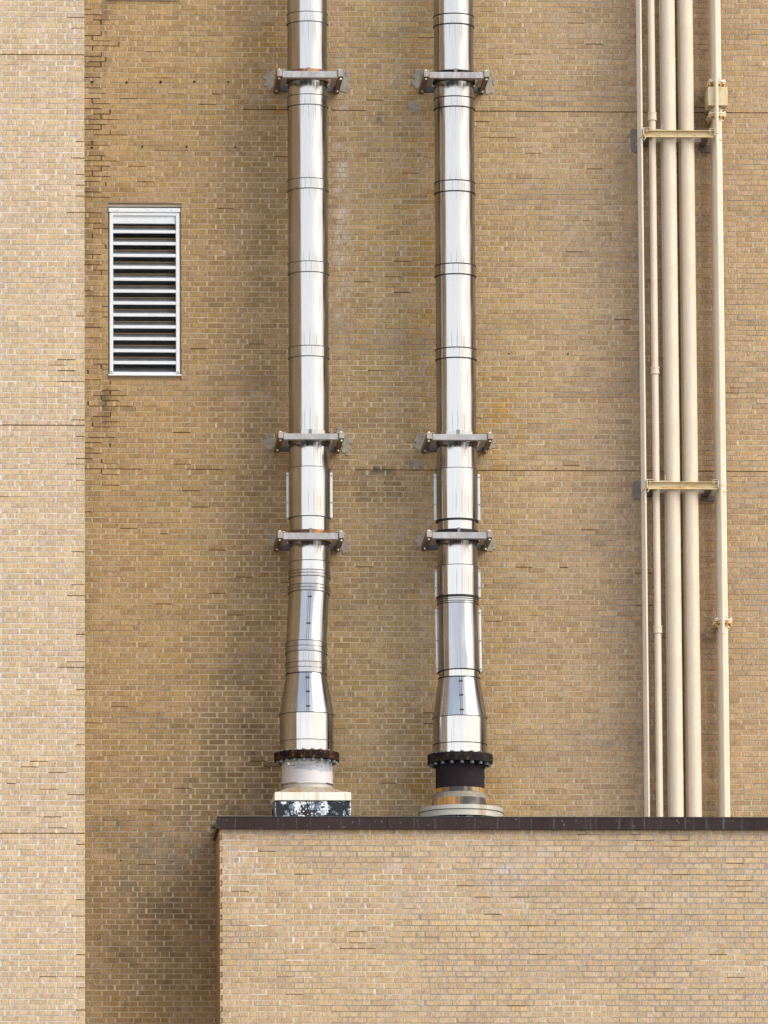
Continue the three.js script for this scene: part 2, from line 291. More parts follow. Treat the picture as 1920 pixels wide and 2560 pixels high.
// one brick in wall axes (s along, t up, n out), drawn into arrays
function brickInto(A, s0, s1, t0, t1, n, colorAt, cols, frame) {
  const { o, es, en } = frame, uo = rnd() * 7, vo = rnd() * 5, tilt = rr(-0.0008, 0.0008);
  const put = (s, t, d, col, nor, ua) => {
    A.pos.push(o[0] + es[0] * s + en[0] * d, t, o[2] + es[2] * s + en[2] * d); A.nor.push(...nor);
    A.uv.push((s + uo) / 0.45 + (ua || 0), (t + vo) / 0.225); A.col.push(...col);
  };
  const N = (a, b, c) => [es[0] * a + en[0] * c, b, es[2] * a + en[2] * c];
  const quad = (p, nor, cc) => { const b = A.pos.length / 3; p.forEach((q, i) => put(q[0], q[1], q[2], cc[i], nor)); A.idx.push(b, b + 1, b + 2, b, b + 2, b + 3); };
  const f0 = s0 + CH, f1 = s1 - CH, g0 = t0 + CH * 0.8, g1 = t1 - CH * 0.8, nf = N(0, 0, 1);
  const C = []; for (let k = 0; k <= cols; k++) { const s = f0 + (f1 - f0) * k / cols; C.push([colorAt(s, g0), colorAt(s, g1)]); }
  const b0 = A.pos.length / 3;
  for (let k = 0; k <= cols; k++) { const s = f0 + (f1 - f0) * k / cols; put(s, g0, n - tilt, C[k][0], nf); put(s, g1, n + tilt, C[k][1], nf); }
  for (let k = 0; k < cols; k++) { const b = b0 + k * 2; A.idx.push(b, b + 2, b + 3, b, b + 3, b + 1); }
  const q = Math.SQRT1_2, e = n - CH, w = n - DEEP, a0 = C[0][0], a1 = C[0][1], z0 = C[cols][0], z1 = C[cols][1];
  quad([[s0, t0, e], [s1, t0, e], [f1, g0, n], [f0, g0, n]], N(0, -q, q), [a0, z0, z0, a0]);
  quad([[f0, g1, n], [f1, g1, n], [s1, t1, e], [s0, t1, e]], N(0, q, q), [a1, z1, z1, a1]);
  quad([[s0, t0, e], [f0, g0, n], [f0, g1, n], [s0, t1, e]], N(-q, 0, q), [a0, a0, a1, a1]);
  quad([[f1, g0, n], [s1, t0, e], [s1, t1, e], [f1, g1, n]], N(q, 0, q), [z0, z0, z1, z1]);
  quad([[s0, t0, w], [s1, t0, w], [s1, t0, e], [s0, t0, e]], N(0, -1, 0), [a0, z0, z0, a0]);
  quad([[s0, t1, e], [s1, t1, e], [s1, t1, w], [s0, t1, w]], N(0, 1, 0), [a1, z1, z1, a1]);
  quad([[s0, t0, w], [s0, t0, e], [s0, t1, e], [s0, t1, w]], N(-1, 0, 0), [a0, a0, a1, a1]);
  quad([[s1, t0, e], [s1, t0, w], [s1, t1, w], [s1, t1, e]], N(1, 0, 0), [z0, z0, z1, z1]);
}
const arrays = () => ({ pos: [], nor: [], uv: [], col: [], idx: [] });
function toGeo(A, cx = 0, cy = 0, cz = 0) {
  const g = new THREE.BufferGeometry();
  g.setAttribute('position', new THREE.Float32BufferAttribute(A.pos, 3)); g.setAttribute('normal', new THREE.Float32BufferAttribute(A.nor, 3));
  g.setAttribute('uv', new THREE.Float32BufferAttribute(A.uv, 2)); g.setAttribute('color', new THREE.Float32BufferAttribute(A.col, 3)); g.setIndex(A.idx);
  if (cx || cy || cz) g.translate(-cx, -cy, -cz); return g;
}
/* brickwork of one face. o: { frame, s0, s1, courses: [[t0, t1, open]], tone(s,t), stain(c,s,t), mortar(s,t), eroded(s,t), skip(s0,s1,t0,t1), single(s,t) } */
function brickwork(wall, o) {
  const cand = [], field = arrays(), mort = arrays();
  const { frame } = o, en = frame.en;
  const mq = (s0, s1, t0, t1, d, mixC, mixK) => {
    const b = mort.pos.length / 3, uo = rnd() * 3, mc = o.mortar((s0 + s1) / 2, (t0 + t1) / 2), cc = mixC ? lerp3(mc, mixC, mixK) : mc;
    for (const [s, t] of [[s0, t0], [s1, t0], [s1, t1], [s0, t1]]) {
      mort.pos.push(frame.o[0] + frame.es[0] * s + en[0] * d, t, frame.o[2] + frame.es[2] * s + en[2] * d);
      mort.nor.push(en[0], 0, en[2]); mort.uv.push(s / 0.5 + uo, t / 0.5); mort.col.push(...cc);
    }
    mort.idx.push(b, b + 1, b + 2, b, b + 2, b + 3);
  };
  o.courses.forEach(([t0, t1, open], ci) => {
    const flemish = ((ci + (o.phase || 0)) % 6) === 0;
    let s = o.s0 - (flemish ? 0.165 : (ci % 2) * MODULE / 2) + (o.shift || 0) - 0.02, k = 0;
    const bed = rr(0.0075, 0.0105);
    while (s < o.s1) {
      const len = flemish && k % 2 ? MODULE / 2 : MODULE, hj = rnd() < 0.6 ? rr(0.012, 0.019) : rr(0.019, 0.030); k++;
      let a = Math.max(s, o.s0), e = Math.min(s + len, o.s1); s += len;
      const a2 = a, e2 = e - (e >= o.s1 - 1e-6 ? 0 : hj);
      if (e2 - a2 < 0.02) { continue; }
      if (o.skip && o.skip(a, e, t0, t1)) continue;
      let aa = a2, ee = e2;
      if (o.openings) { let gone = false; for (const L of o.openings) if (t1 > L.y0 + 0.012 && t0 < L.y1 - 0.012 && ee > L.x0 && aa < L.x1) { if (aa < L.x0 && L.x0 - aa > 0.008) { ee = L.x0; } else if (ee > L.x1 && ee - L.x1 > 0.008) { aa = L.x1; } else gone = true; } if (gone) continue; }
      const tm = (t0 + t1) / 2, sm = (a2 + e2) / 2;
      const er = o.eroded(sm, t0), ebed = (open && (!o.openAt || o.openAt(sm, t0))) || rnd() < er, ehead = rnd() < er * er * 0.9;
      const yj = rr(-0.0012, 0.0012), n = rr(-0.0012, 0.0014) + (rnd() < 0.04 ? 0.002 : 0), bj = open && ebed ? 0.012 : bed + rr(-0.0012, 0.0012);
      const base = o.tone(sm, tm), speck = rr(0.95, 1.05);
      const colorAt = (x, y) => o.stain(base.map(v => v * speck), x, y);
      const spec = [aa, ee, t0 + bj + yj, t1 + yj, n, colorAt], cut = ee < e2 - 1e-6;
      if (!ebed) mq(Math.max(a, aa), cut ? ee : e, t0 - 0.001 + yj, t0 + bj + yj + 0.001, -rr(0.0015, 0.005));
      if (!ehead && !cut && e2 < o.s1 - 1e-6) mq(e2 - 0.001, e + 0.001, t0 + bj - 0.001, t1 + 0.002, -rr(0.001, 0.004), base, rr(0.0, 0.45));
      cand.push({ spec, score: o.single ? o.single(sm, tm) * (ee - aa) : 0 });
    }
  });
  cand.sort((p, q) => q.score - p.score);
  cand.forEach((c, i) => {
    if (c.score > 0 && i < 300) {
      const A = arrays(), [a, e, t0, t1, n, col] = c.spec; brickInto(A, a, e, t0, t1, n, col, 4, frame);
      const s = (a + e) / 2, cx = frame.o[0] + frame.es[0] * s, cz = frame.o[2] + frame.es[2] * s, cy = (t0 + t1) / 2;
      const m = shadows(new THREE.Mesh(toGeo(A, cx, cy, cz), brickMat)); m.name = 'brick'; m.position.set(cx, cy, cz); wall.add(m);
    } else { const [a, e, t0, t1, n, col] = c.spec; brickInto(field, a, e, t0, t1, n, col, 4, frame); }
  });
  part(wall, 'brick_field', toGeo(field), brickMat, o.fieldLabel, 'stuff');
  part(wall, 'mortar', toGeo(mort), mortarMat, null, 'stuff');
}
// rows of courses between two heights, split evenly; the joint below the first row of a run stays open where asked
function rows(y0, y1, pitch, openFirst) { const n = Math.max(1, Math.round((y1 - y0) / pitch)), d = (y1 - y0) / n; return Array.from({ length: n }, (_, i) => [y0 + i * d, y0 + (i + 1) * d, openFirst && i === 0]); }

const TONES = [[0.46, 0.318, 0.172], [0.45, 0.298, 0.145], [0.458, 0.312, 0.188], [0.48, 0.340, 0.198], [0.42, 0.276, 0.142], [0.445, 0.305, 0.175], [0.36, 0.232, 0.122]];
function toneOf(s, t, k, darkShare) {
  const z = fbm(s * 0.7 + k, t * 1.1, k), r = rnd();
  let c = r < darkShare * (1 + 2.2 * z) ? TONES[6] : TONES[Math.floor(rnd() * 6)];
  c = lerp3(lerp3(c, TONES[Math.floor(rnd() * 6)], rnd() * 0.6), TONES[5], 0.25);
  const cz = fbm(s * 0.45 + 20 + k, t * 2.4, k + 4);          // courses laid from different batches
  return c.map((v, i) => v * (1 + 0.10 * z + 0.12 * cz) * (i === 2 ? 1 - 0.08 * z : 1));
}

// ================================================================== the setting
{
  const g = new THREE.PlaneGeometry(1600, 1600); g.rotateX(-Math.PI / 2); g.attributes.uv.array.forEach((v, i, a) => { a[i] = v * 200; });
  const m = shadows(new THREE.Mesh(g, std({ map: groundTex, roughness: 0.95 }))); m.name = 'ground'; m.userData.kind = 'structure'; m.userData.label = 'flat paved ground in front of the building'; scene.add(m);
}
// depths out from the recessed wall (z = 0)
const Z_WING = 3.5, Z_ANNEX = 1.10, Z_COPING = 1.155;
const xWing = X(211.5, 1280, Z_WING), xAnnex = X(549.5, 2300, Z_ANNEX), yRoof = Y(1200, 2043, Z_COPING);
const TOP = 27.2, BOTTOM = 12.9, RIGHT = 5.6, LEFT = -5.9, HIGH = 29;
const FRONT = z => ({ o: [0, 0, z], es: [1, 0, 0], en: [0, 0, 1] });

// ------------------------------------------------------------------ recessed wall
const L1 = { x0: X(270, 730, 0), x1: X(452.5, 730, 0), y0: Y(360, 940.5, 0), y1: Y(360, 515, 0) };
const L2y0 = Y(360, 1.2, 0), L2 = { x0: L1.x0, x1: L1.x1, y0: L2y0, y1: L2y0 + L1.y1 - L1.y0 };
{
  const wall = thing('recessed_brick_wall', 'tall weathered brown brick wall set back behind the pipes and exhaust stacks', 'wall');
  const jointA = Y(1420, 1178, 0), jointB = Y(1420, 280.5, 0);
  const courses = [...rows(BOTTOM, jointA, 0.0678), ...rows(jointA, jointB, 0.0669, true), ...rows(jointB, TOP, 0.0675, true)];
  const stain = (c, s, t) => {
    const x = chartX(s), y = chartY(t), n1 = fbm(s * 3.1, t * 3.1, 2), n2 = fbm(s * 9, t * 7, 5), n3 = fbm(s * 1.1, t * 0.9, 9);
    let k = 1, out = c;
    // patchy grime plus painted-in shade round the stacks and in the low corner
    const g1 = blob(x, y, 640, 1000, 130, 1500) * 0.28 + blob(x, y, 950, 1150, 150, 500) * 0.16 + blob(x, y, 640, 1900, 260, 330) * 0.36 + blob(x, y, 390, 2300, 240, 330) * 0.50 + blob(x, y, 1040, 1950, 90, 220) * 0.32;
    k *= 1 - Math.min(0.62, g1 * Math.max(0.2, 0.62 + 0.6 * n1 + 0.7 * n2));
    k *= 1 + 0.10 * n3 + 0.10 * n2;
    out = out.map(v => v * k);
    const wz = Math.min(1, Math.max(0, smooth(1500, 1120, x) * (0.75 + 1.1 * n1 + 0.7 * n2))); out = [out[0] * (1 - 0.06 * wz), out[1] * (1 - 0.06 * wz), out[2] * (1 - 0.22 * wz)];
    // ochre staining
    const och = (blob(x, y, 690, 150, 80, 180) + 1.8 * blob(x, y, 1245, 1060, 60, 90) + blob(x, y, 1060, 500, 60, 420) + blob(x, y, 1060, 1960, 70, 120) + 0.6 * blob(x, y, 1250, 1950, 50, 160) + 0.6 * blob(x, y, 430, 2540, 110, 40)) * smooth(-0.25, 0.35, n1 + 0.3 * n2);
    out = lerp3(out, [out[0] * 1.0, out[1] * 0.84, out[2] * 0.42], Math.min(1, och));
    // pale run of lime beside the left stack and at the right of the low corner
    const lime = (blob(x, y, 856, 520, 20, 330) * 0.9 + blob(x, y, 1060, 1480, 12, 180) * 0.4 + 0.35 * blob(x, y, 440, 2140, 90, 70)) * smooth(-0.3, 0.45, n2 + 0.6 * n1);
    out = lerp3(out, [0.60, 0.53, 0.46], Math.min(0.6, lime));
    // greenish dirt in the low corner, black dirt by the inside corner and under the vent
    const grn = blob(x, y, 430, 2140, 130, 110) * smooth(-0.2, 0.5, n1); out = lerp3(out, [0.17, 0.16, 0.12], Math.min(0.5, grn));
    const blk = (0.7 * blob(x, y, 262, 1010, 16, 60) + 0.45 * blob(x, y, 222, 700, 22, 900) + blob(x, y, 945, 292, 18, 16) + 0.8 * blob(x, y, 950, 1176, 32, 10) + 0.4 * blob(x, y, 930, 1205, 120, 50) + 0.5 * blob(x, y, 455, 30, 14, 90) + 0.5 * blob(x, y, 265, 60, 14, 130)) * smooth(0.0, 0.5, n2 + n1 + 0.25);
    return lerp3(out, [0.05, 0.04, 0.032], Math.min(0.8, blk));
  };
  const openAt = [L1, L2];
  const stackFeet = [[690, 870], [1050, 1250], [1586, 1830]];
  brickwork(wall, {
    frame: FRONT(0), s0: xWing, s1: RIGHT, courses, phase: 2, stain,
    tone: (s, t) => toneOf(s, t, 3, 0.26).map((v, i) => v * [0.93, 0.90, 0.88][i]),
    mortar: (s, t) => { const q = smooth(0.02, 0.3, fbm(s * 0.8 + 4, t * 1.6, 6) + 0.15 * smooth(1300, 1900, chartX(s))); return lerp3([0.48, 0.385, 0.255], [0.34, 0.29, 0.225], q).map(shadeMix(0.88, 1.1)); },
    eroded: (s, t) => { const x = chartX(s), y = chartY(t); return Math.min(0.75, 0.008 + 0.62 * blob(x, y, 225, 250, 56, 480) + 0.45 * blob(x, y, 235, 1000, 40, 260) + 0.5 * blob(x, y, 265, 1010, 25, 70) + 0.09 * smooth(0.14, 0.42, fbm(s * 1.2 + 2, t * 2.2, 3))); },
    openAt: (s, t) => chartX(s) > 1130 || fbm(s * 0.9, t, 71) > 0.12,
    skip: (a, e, t0, t1) => a > xAnnex + 0.35 && t1 < yRoof - 0.35,
    openings: openAt,
    single: (s, t) => { const x = chartX(s), y = chartY(t); if (x < 260 || x > 1880 || y < 30 || y > 2520 || (x > 480 && y > 2000) || stackFeet.some(([a, b]) => x > a - 60 && x < b + 30)) return 0; return 1 + y / 2560; },
    fieldLabel: 'the many further bricks of the wall',
  });
  // core of the wall behind the facing, with the vent openings left free
  const holes = [L1, L2], cm = [];
  const xs = [xWing - 0.3, L1.x0 + 0.012, L1.x1 - 0.012, 34];
  cm.push(box(xs[0], xs[1], 0, HIGH, -0.5, -0.024, 0), box(xs[2], xs[3], 0, HIGH, -0.5, -0.024, 0));
  const ys = [0, L1.y0 + 0.01, L1.y1 - 0.01, L2.y0 + 0.01, Math.min(HIGH, L2.y1 - 0.01)];
  cm.push(box(xs[1], xs[2], ys[0], ys[1], -0.5, -0.024, 0), box(xs[1], xs[2], ys[2], ys[3], -0.5, -0.024, 0));
  part(wall, 'wall_core', mergeGeometries(cm), coreMat);
  { // sheet metal duct behind the vents, shaped deep to keep the gaps dark
    const a = xs[1] - 0.1, b = xs[2] + 0.1, y0 = L1.y0 - 0.1, zb = -2.4;
    part(wall, 'vent_duct', mergeGeometries([box(a, b, y0, HIGH, zb - 0.05, zb, 0), box(a - 0.05, a, y0, HIGH, zb, -0.505, 0), box(b, b + 0.05, y0, HIGH, zb, -0.505, 0), box(a, b, y0 - 0.05, y0, zb, -0.505, 0), box(a, b, HIGH, HIGH + 0.05, zb, -0.505, 0)]), ductMat, 'sheet metal duct behind the vents');
  }
  // mortar lumps where the arms of the supports enter the wall, and old repairs
  const lumps = [[676, 200, 40, 56, 1], [863, 205, 34, 70, 2], [673, 1106, 36, 46, 3], [866, 1112, 30, 56, 4], [851, 1078, 24, 22, 5], [684, 1351, 26, 44, 6], [862, 1366, 26, 44, 7], [1046, 200, 36, 54, 8], [1222, 205, 34, 66, 9], [1050, 1106, 34, 54, 10], [1226, 1108, 26, 40, 11], [1053, 1354, 28, 46, 12], [1226, 1360, 28, 44, 13], [1036, 267, 24, 32, 14], [1040, 1163, 30, 26, 15]];
  for (const [x, y, w, h, s] of lumps) {
    const bits = [[0, 0, 0.62, 0.84]]; for (let k = 0; k < 7; k++) { const a = k / 7 * 6.283 + s; bits.push([Math.cos(a) * 0.36 * w * rr(0.8, 1.15), Math.sin(a) * 0.38 * h * rr(0.8, 1.15), rr(0.16, 0.42), rr(0.10, 0.30)]); }
    part(wall, 'mortar_patch', mergeGeometries(bits.map(([dx, dy, kw, kh], i) => lump(X(x, y, 0) + dx * PX, Y(x, y, 0) + dy * PX, w * PX * kw * 0.84, h * PX * kh * 0.86, -0.0045 + i * 0.0006, 0.009, s + i * 3.7))), patchMat);
  }
  for (const [x, y, w, h, s] of [[1588, 350, 20, 58, 21], [1770, 372, 44, 18, 22], [1593, 1226, 22, 44, 23], [1772, 1246, 40, 14, 24]]) part(wall, 'mortar_patch', lump(X(x, y, 0), Y(x, y, 0), w * PX, h * PX, -0.004, 0.014, s), patchDarkMat, 'dark rough mortar patch');
  // rusty anchor stubs in two rows, a few small holes
  for (const [x, y, r] of [[230, 205, 3.2], [317, 206, 3], [402, 205, 3.4], [486, 204, 3], [571, 205, 2.4], [230, 369, 2.8], [356, 367, 2.6], [466, 367, 2.4], [588, 368, 2.4], [302, 2151, 2], [432, 2153, 2.2], [1420, 885, 2.2], [1273, 884, 1.8], [1391, 1172, 1.6]])
    part(wall, 'wall_anchor', boltZ(X(x, y, 0), Y(x, y, 0), -0.006, r * PX, 0.014), rustDarkMat);
  part(wall, 'lintel_gap_seal', box(L1.x0 - 0.012, L1.x1 + 0.012, L1.y1 - 0.012, L1.y1 + 0.014, -0.03, -0.006, 0.003), caulkMat);
}

// ------------------------------------------------------------------ projecting wing on the left
{
  const wall = thing('projecting_brick_wing', 'pale buff brick wing standing forward along the left edge', 'wall');
  const j = [Y(100, 2084.7, Z_WING), Y(100, 1064.5, Z_WING), Y(100, 137.8, Z_WING)];
  const courses = [...rows(BOTTOM, j[0], 0.0672), ...rows(j[0], j[1], 0.0672, true), ...rows(j[1], j[2], 0.0673, true), ...rows(j[2], TOP + 0.8, 0.0673, true)];
  const stain = (c, s, t) => {
    const x = (s - xWing) / PX + 211, y = chartY(t), n1 = fbm(s * 3.3 + 7, t * 3.3, 12), n2 = fbm(s * 10, t * 8, 15);
    let out = c.map(v => v * (1 + 0.10 * n1 + 0.08 * n2));
    const cem = blob(x, y, 191, 60, 7, 150) * smooth(-0.25, 0.2, n2 + n1); out = lerp3(out, [0.40, 0.37, 0.34], Math.min(0.8, cem));
    const brn = 0.5 * blob(x, y, 40, 290, 120, 30) * smooth(-0.2, 0.4, n1); out = lerp3(out, [0.34, 0.20, 0.10], brn);
    return out;
  };
  brickwork(wall, {
    frame: FRONT(Z_WING), s0: LEFT, s1: xWing, courses, phase: 0, shift: 0.09, stain,
    tone: (s, t) => lerp3(toneOf(s, t, 40, 0.06), TONES[5], 0.3).map((v, i) => v * [1.13, 1.18, 1.28][i]),
    mortar: () => [0.60, 0.53, 0.45].map(shadeMix(0.9, 1.08)),
    eroded: (s, t) => { const x = (s - xWing) / PX + 211, y = chartY(t); return Math.min(0.8, 0.003 + 0.26 * smooth(184, 207, x) + 0.3 * blob(x, y, 175, 1060, 50, 50) + 0.12 * blob(x, y, 150, 2080, 90, 90) + 0.03 * smooth(0.18, 0.42, fbm(s * 1.5, t * 2.5, 31))); },
    single: (s, t) => { const x = (s - xWing) / PX + 211, y = chartY(t); return x > 24 && x < 205 && y > -40 && y < 2380 ? 1 + y / 2560 : 0; },
    fieldLabel: 'the many further bricks of the wing front',
  });
  // the side that faces the recess (met in the steel as a reflection)
  brickwork(wall, {
    frame: { o: [xWing, 0, 0], es: [0, 0, -1], en: [1, 0, 0] }, s0: -Z_WING + 0.012, s1: 0.02, courses: courses.map(c => [c[0], c[1], false]), phase: 3, stain: c => c,
    tone: (s, t) => toneOf(s, t, 60, 0.12), mortar: () => [0.52, 0.45, 0.37].map(shadeMix(0.88, 1.1)), eroded: () => 0.06, fieldLabel: 'bricks of the side wall facing the recess',
  });
  part(wall, 'wall_core', box(-16, xWing - 0.024, 0, HIGH, -0.5, Z_WING - 0.024, 0), coreMat);
}

// ------------------------------------------------------------------ low annex
{
  const wall = thing('low_brick_annex', 'low buff brick annex carrying the stacks on its flat roof', 'building');
  const yTopBrick = Y(1200, 2073, Z_ANNEX);
  const courses = rows(BOTTOM, yTopBrick, 0.0703);
  const stain = (c, s, t) => {
    const x = chartX(s), y = chartY(t), n1 = fbm(s * 3.0 + 17, t * 3.0, 22), n2 = fbm(s * 9, t * 9, 25);
    let out = c.map(v => v * (1 + 0.09 * n1 + 0.08 * n2));
    const lime = (0.5 * blob(x, y, 580, 2170, 40, 80) + 0.5 * blob(x, y, 960, 2180, 22, 22) + 0.55 * blob(x, y, 1255, 2200, 60, 60) + 0.4 * blob(x, y, 1040, 2275, 60, 24) + 0.4 * blob(x, y, 640, 2395, 50, 16) + 0.4 * blob(x, y, 1330, 2150, 30, 30)) * smooth(-0.15, 0.4, n2 + n1 * 0.5);
    out = lerp3(out, [0.52, 0.48, 0.47], Math.min(0.7, lime));
    const drk = (0.5 * blob(x, y, 760, 2082, 60, 12) + 0.35 * blob(x, y, 1360, 2080, 60, 9) + 0.25 * blob(x, y, 1010, 2270, 50, 22)) * smooth(-0.2, 0.4, n2 + n1);
    return lerp3(out, [0.12, 0.095, 0.075], Math.min(0.7, drk));
  };
  brickwork(wall, {
    frame: FRONT(Z_ANNEX), s0: xAnnex, s1: RIGHT, courses, phase: 1, shift: 0.05, stain,
    tone: (s, t) => lerp3(toneOf(s, t, 80, 0.10), TONES[5], 0.2).map((v, i) => v * [1.06, 1.085, 1.15][i]),
    mortar: (s, t) => {
      const x = chartX(s), y = chartY(t), q = smooth(-0.12, 0.25, fbm(s * 0.7 + 3, t * 1.3, 44) + 0.42 * smooth(800, 1250, x) - 0.2 * smooth(2160, 2090, y) - 0.08);
      let c = lerp3([0.58, 0.50, 0.40], [0.29, 0.27, 0.24], q);
      const w = blob(x, y, 585, 2180, 45, 110) + blob(x, y, 700, 2370, 60, 60) + 0.8 * blob(x, y, 770, 2105, 60, 20); if (rnd() < 0.30 * w) c = [0.70, 0.66, 0.62];
      return c.map(shadeMix(0.88, 1.08));
    },
    eroded: (s, t) => { const x = chartX(s), y = chartY(t); return Math.min(0.4, 0.005 + 0.11 * smooth(0.05, 0.35, fbm(s * 0.9 + 6, t * 1.7, 47) + 0.25 * smooth(900, 1400, x) - 0.15)); },
    single: (s, t) => { const x = chartX(s), y = chartY(t); return x > 580 && x < 1860 && y > 2090 && y < 2525 ? 1 + y / 2560 : 0; },
    fieldLabel: 'the many further bricks of the annex front',
  });
  brickwork(wall, {
    frame: { o: [xAnnex, 0, 0], es: [0, 0, 1], en: [-1, 0, 0] }, s0: 0.0, s1: Z_ANNEX - 0.012, courses: courses.slice(), phase: 4, stain: c => c.map(v => v * 0.92),
    tone: (s, t) => toneOf(s, t, 90, 0.25), mortar: () => [0.40, 0.33, 0.25], eroded: () => 0.05, fieldLabel: 'bricks of the short end wall',
  });
  part(wall, 'wall_core', box(xAnnex + 0.024, 34, 0, yTopBrick + 0.01, -0.02, Z_ANNEX - 0.024, 0), coreMat);
  part(wall, 'flat_roof', box(xAnnex - 0.03, 34, yTopBrick + 0.011, yRoof - 0.02, 0.004, Z_COPING - 0.03, 0.004), std({ map: gritTex, color: lin(0.20, 0.19, 0.18), roughness: 0.9 }));
  // coping in lengths that overlap at upright seams, with a folded drip edge
  const yc0 = Y(1200, 2070.5, Z_COPING), xe = X(543.5, 2060, Z_COPING), cuts = [xe, X(972, 2060, Z_COPING), X(1771, 2060, Z_COPING), RIGHT + 3];
  for (let k = 0; k < 3; k++) {
    const z = Z_COPING + (k === 1 ? 0.003 : 0), c = part(wall, 'coping_panel', box(cuts[k] + 0.001, cuts[k + 1] - 0.001, yc0, yRoof, Z_COPING - 0.02, z, 0.004), copingMat);
    part(c, 'drip_edge', box(cuts[k] + 0.001, cuts[k + 1] - 0.001, yc0 - 0.014, yc0 + 0.003, Z_COPING - 0.012, z + 0.010, 0.003), copingMat);
    part(c, 'top_edge', box(cuts[k] + 0.001, cuts[k + 1] - 0.001, yRoof - 0.006, yRoof + 0.008, Z_COPING - 0.12, z + 0.006, 0.003), copingEdge);
    if (k) part(c, 'seam_cover', box(cuts[k] - 0.012, cuts[k] + 0.012, yc0 + 0.002, yRoof - 0.004, z - 0.01, z + 0.005, 0.002), copingMat);
  }
  const end = part(wall, 'coping_end', box(xe - 0.001, xe + 0.016, yc0, yRoof, 0.03, Z_COPING - 0.021, 0.003), copingMat, 'coping turned round the annex end');
  part(end, 'drip_edge', box(xe - 0.012, xe + 0.01, yc0 - 0.014, yc0 + 0.003, 0.03, Z_COPING - 0.013, 0.003), copingEdge);
  part(wall, 'sealant_blob', lump(xe - 0.02, yRoof - 0.03, 0.06, 0.055, 0.45, 0.25, 33), std({ color: lin(0.13, 0.15, 0.12), roughness: 0.7, map: gritTex }), 'greenish lump of old sealant at the coping corner');
}

// ------------------------------------------------------------------ louvred vents
function louver(L, label) {
  const t = thing('louvered_vent', label, 'vent', [(L.x0 + L.x1) / 2, L.y0, 0], 'louvered vents in the recessed wall');
  const x0 = L.x0 + 0.012, x1 = L.x1 - 0.012, y0 = L.y0 + 0.004, y1 = L.y1 - 0.028, H = y1 - y0, zf = 0.004;
  const i0 = x0 + 0.052, i1 = x1 - 0.052;
  part(t, 'side_frame', box(x0 + 0.006, i0, y0 + 0.03, y1 - 0.06, -0.14, zf, 0.004), louverMat);
  part(t, 'side_frame', box(i1, x1 - 0.006, y0 + 0.03, y1 - 0.06, -0.14, zf, 0.004), louverMat);
  const head = part(t, 'head_flange', box(x0 - 0.004, x1 + 0.004, y1 - 0.052, y1, -0.02, zf + 0.010, 0.004), louverMat);
  for (const q of [0.12, 0.55, 0.88]) part(head, 'screw', boltZ(x0 + (x1 - x0) * q, y1 - 0.03, zf + 0.0095, 0.006, 0.003), screwMat);
  part(t, 'head_frame', box(i0 - 0.03, i1 + 0.03, y1 - 0.094, y1 - 0.053, -0.14, zf - 0.003, 0.003), louverMat);
  part(t, 'head_panel', box(i0, i1, y1 - 0.172, y1 - 0.090, -0.10, -0.022, 0.003), louverMat);
  part(t, 'head_lip', box(i0 + 0.001, i1 - 0.001, y1 - 0.194, y1 - 0.174, -0.05, -0.012, 0.003), louverMat);
  const sill = part(t, 'sill', box(x0 - 0.012, x1 + 0.012, y0 - 0.002, y0 + 0.020, -0.14, zf + 0.022, 0.004), louverMat);
  part(sill, 'sill_upstand', box(i0, i1, y0 + 0.021, y0 + 0.050, -0.05, zf - 0.002, 0.003), louverMat);
  for (const x of [x0 + 0.028, x1 - 0.028]) { part(t, 'drain_slot', box(x - 0.012, x + 0.012, y0 + 0.044, y0 + 0.054, zf - 0.002, zf + 0.0025, 0), blackMat); }
  // twelve blades: a white front lip, a grey plate rising to the back and a small turned-up edge
  const yFirst = y1 - 0.300, pitch = (yFirst - (y0 + 0.168)) / 11;
  for (let k = 0; k < 12; k++) {
    const y = yFirst - k * pitch;
    const lip = part(t, 'blade', box(i0 + 0.001, i1 - 0.001, y - 0.020, y + 0.020, -0.016, zf - 0.003, 0.003), louverMat);
    const pl = box(i0 + 0.002, i1 - 0.002, -0.0025, 0.0025, -0.125, 0, 0); pl.rotateX(0.62); pl.translate(0, y + 0.012, -0.017);
    part(lip, 'blade_plate', pl, bladeMat);
    part(lip, 'blade_hook', box(i0 + 0.002, i1 - 0.002, y + 0.083, y + 0.094, -0.124, -0.118, 0.001), bladeLip);
    part(lip, 'blade_soffit', box(i0 + 0.002, i1 - 0.002, y + 0.008, y + 0.014, -0.05, -0.0165, 0), bladeMat);
  }
  const pl = box(i0 + 0.002, i1 - 0.002, -0.0025, 0.0025, -0.125, 0, 0); pl.rotateX(0.62); pl.translate(0, y0 + 0.05, -0.03); part(t, 'bottom_blade', pl, bladeMat);
  
}
louver(L1, 'tall white louvered vent with twelve blades, whole in view');
louver(L2, 'white louvered vent cut off by the top edge of the photo');

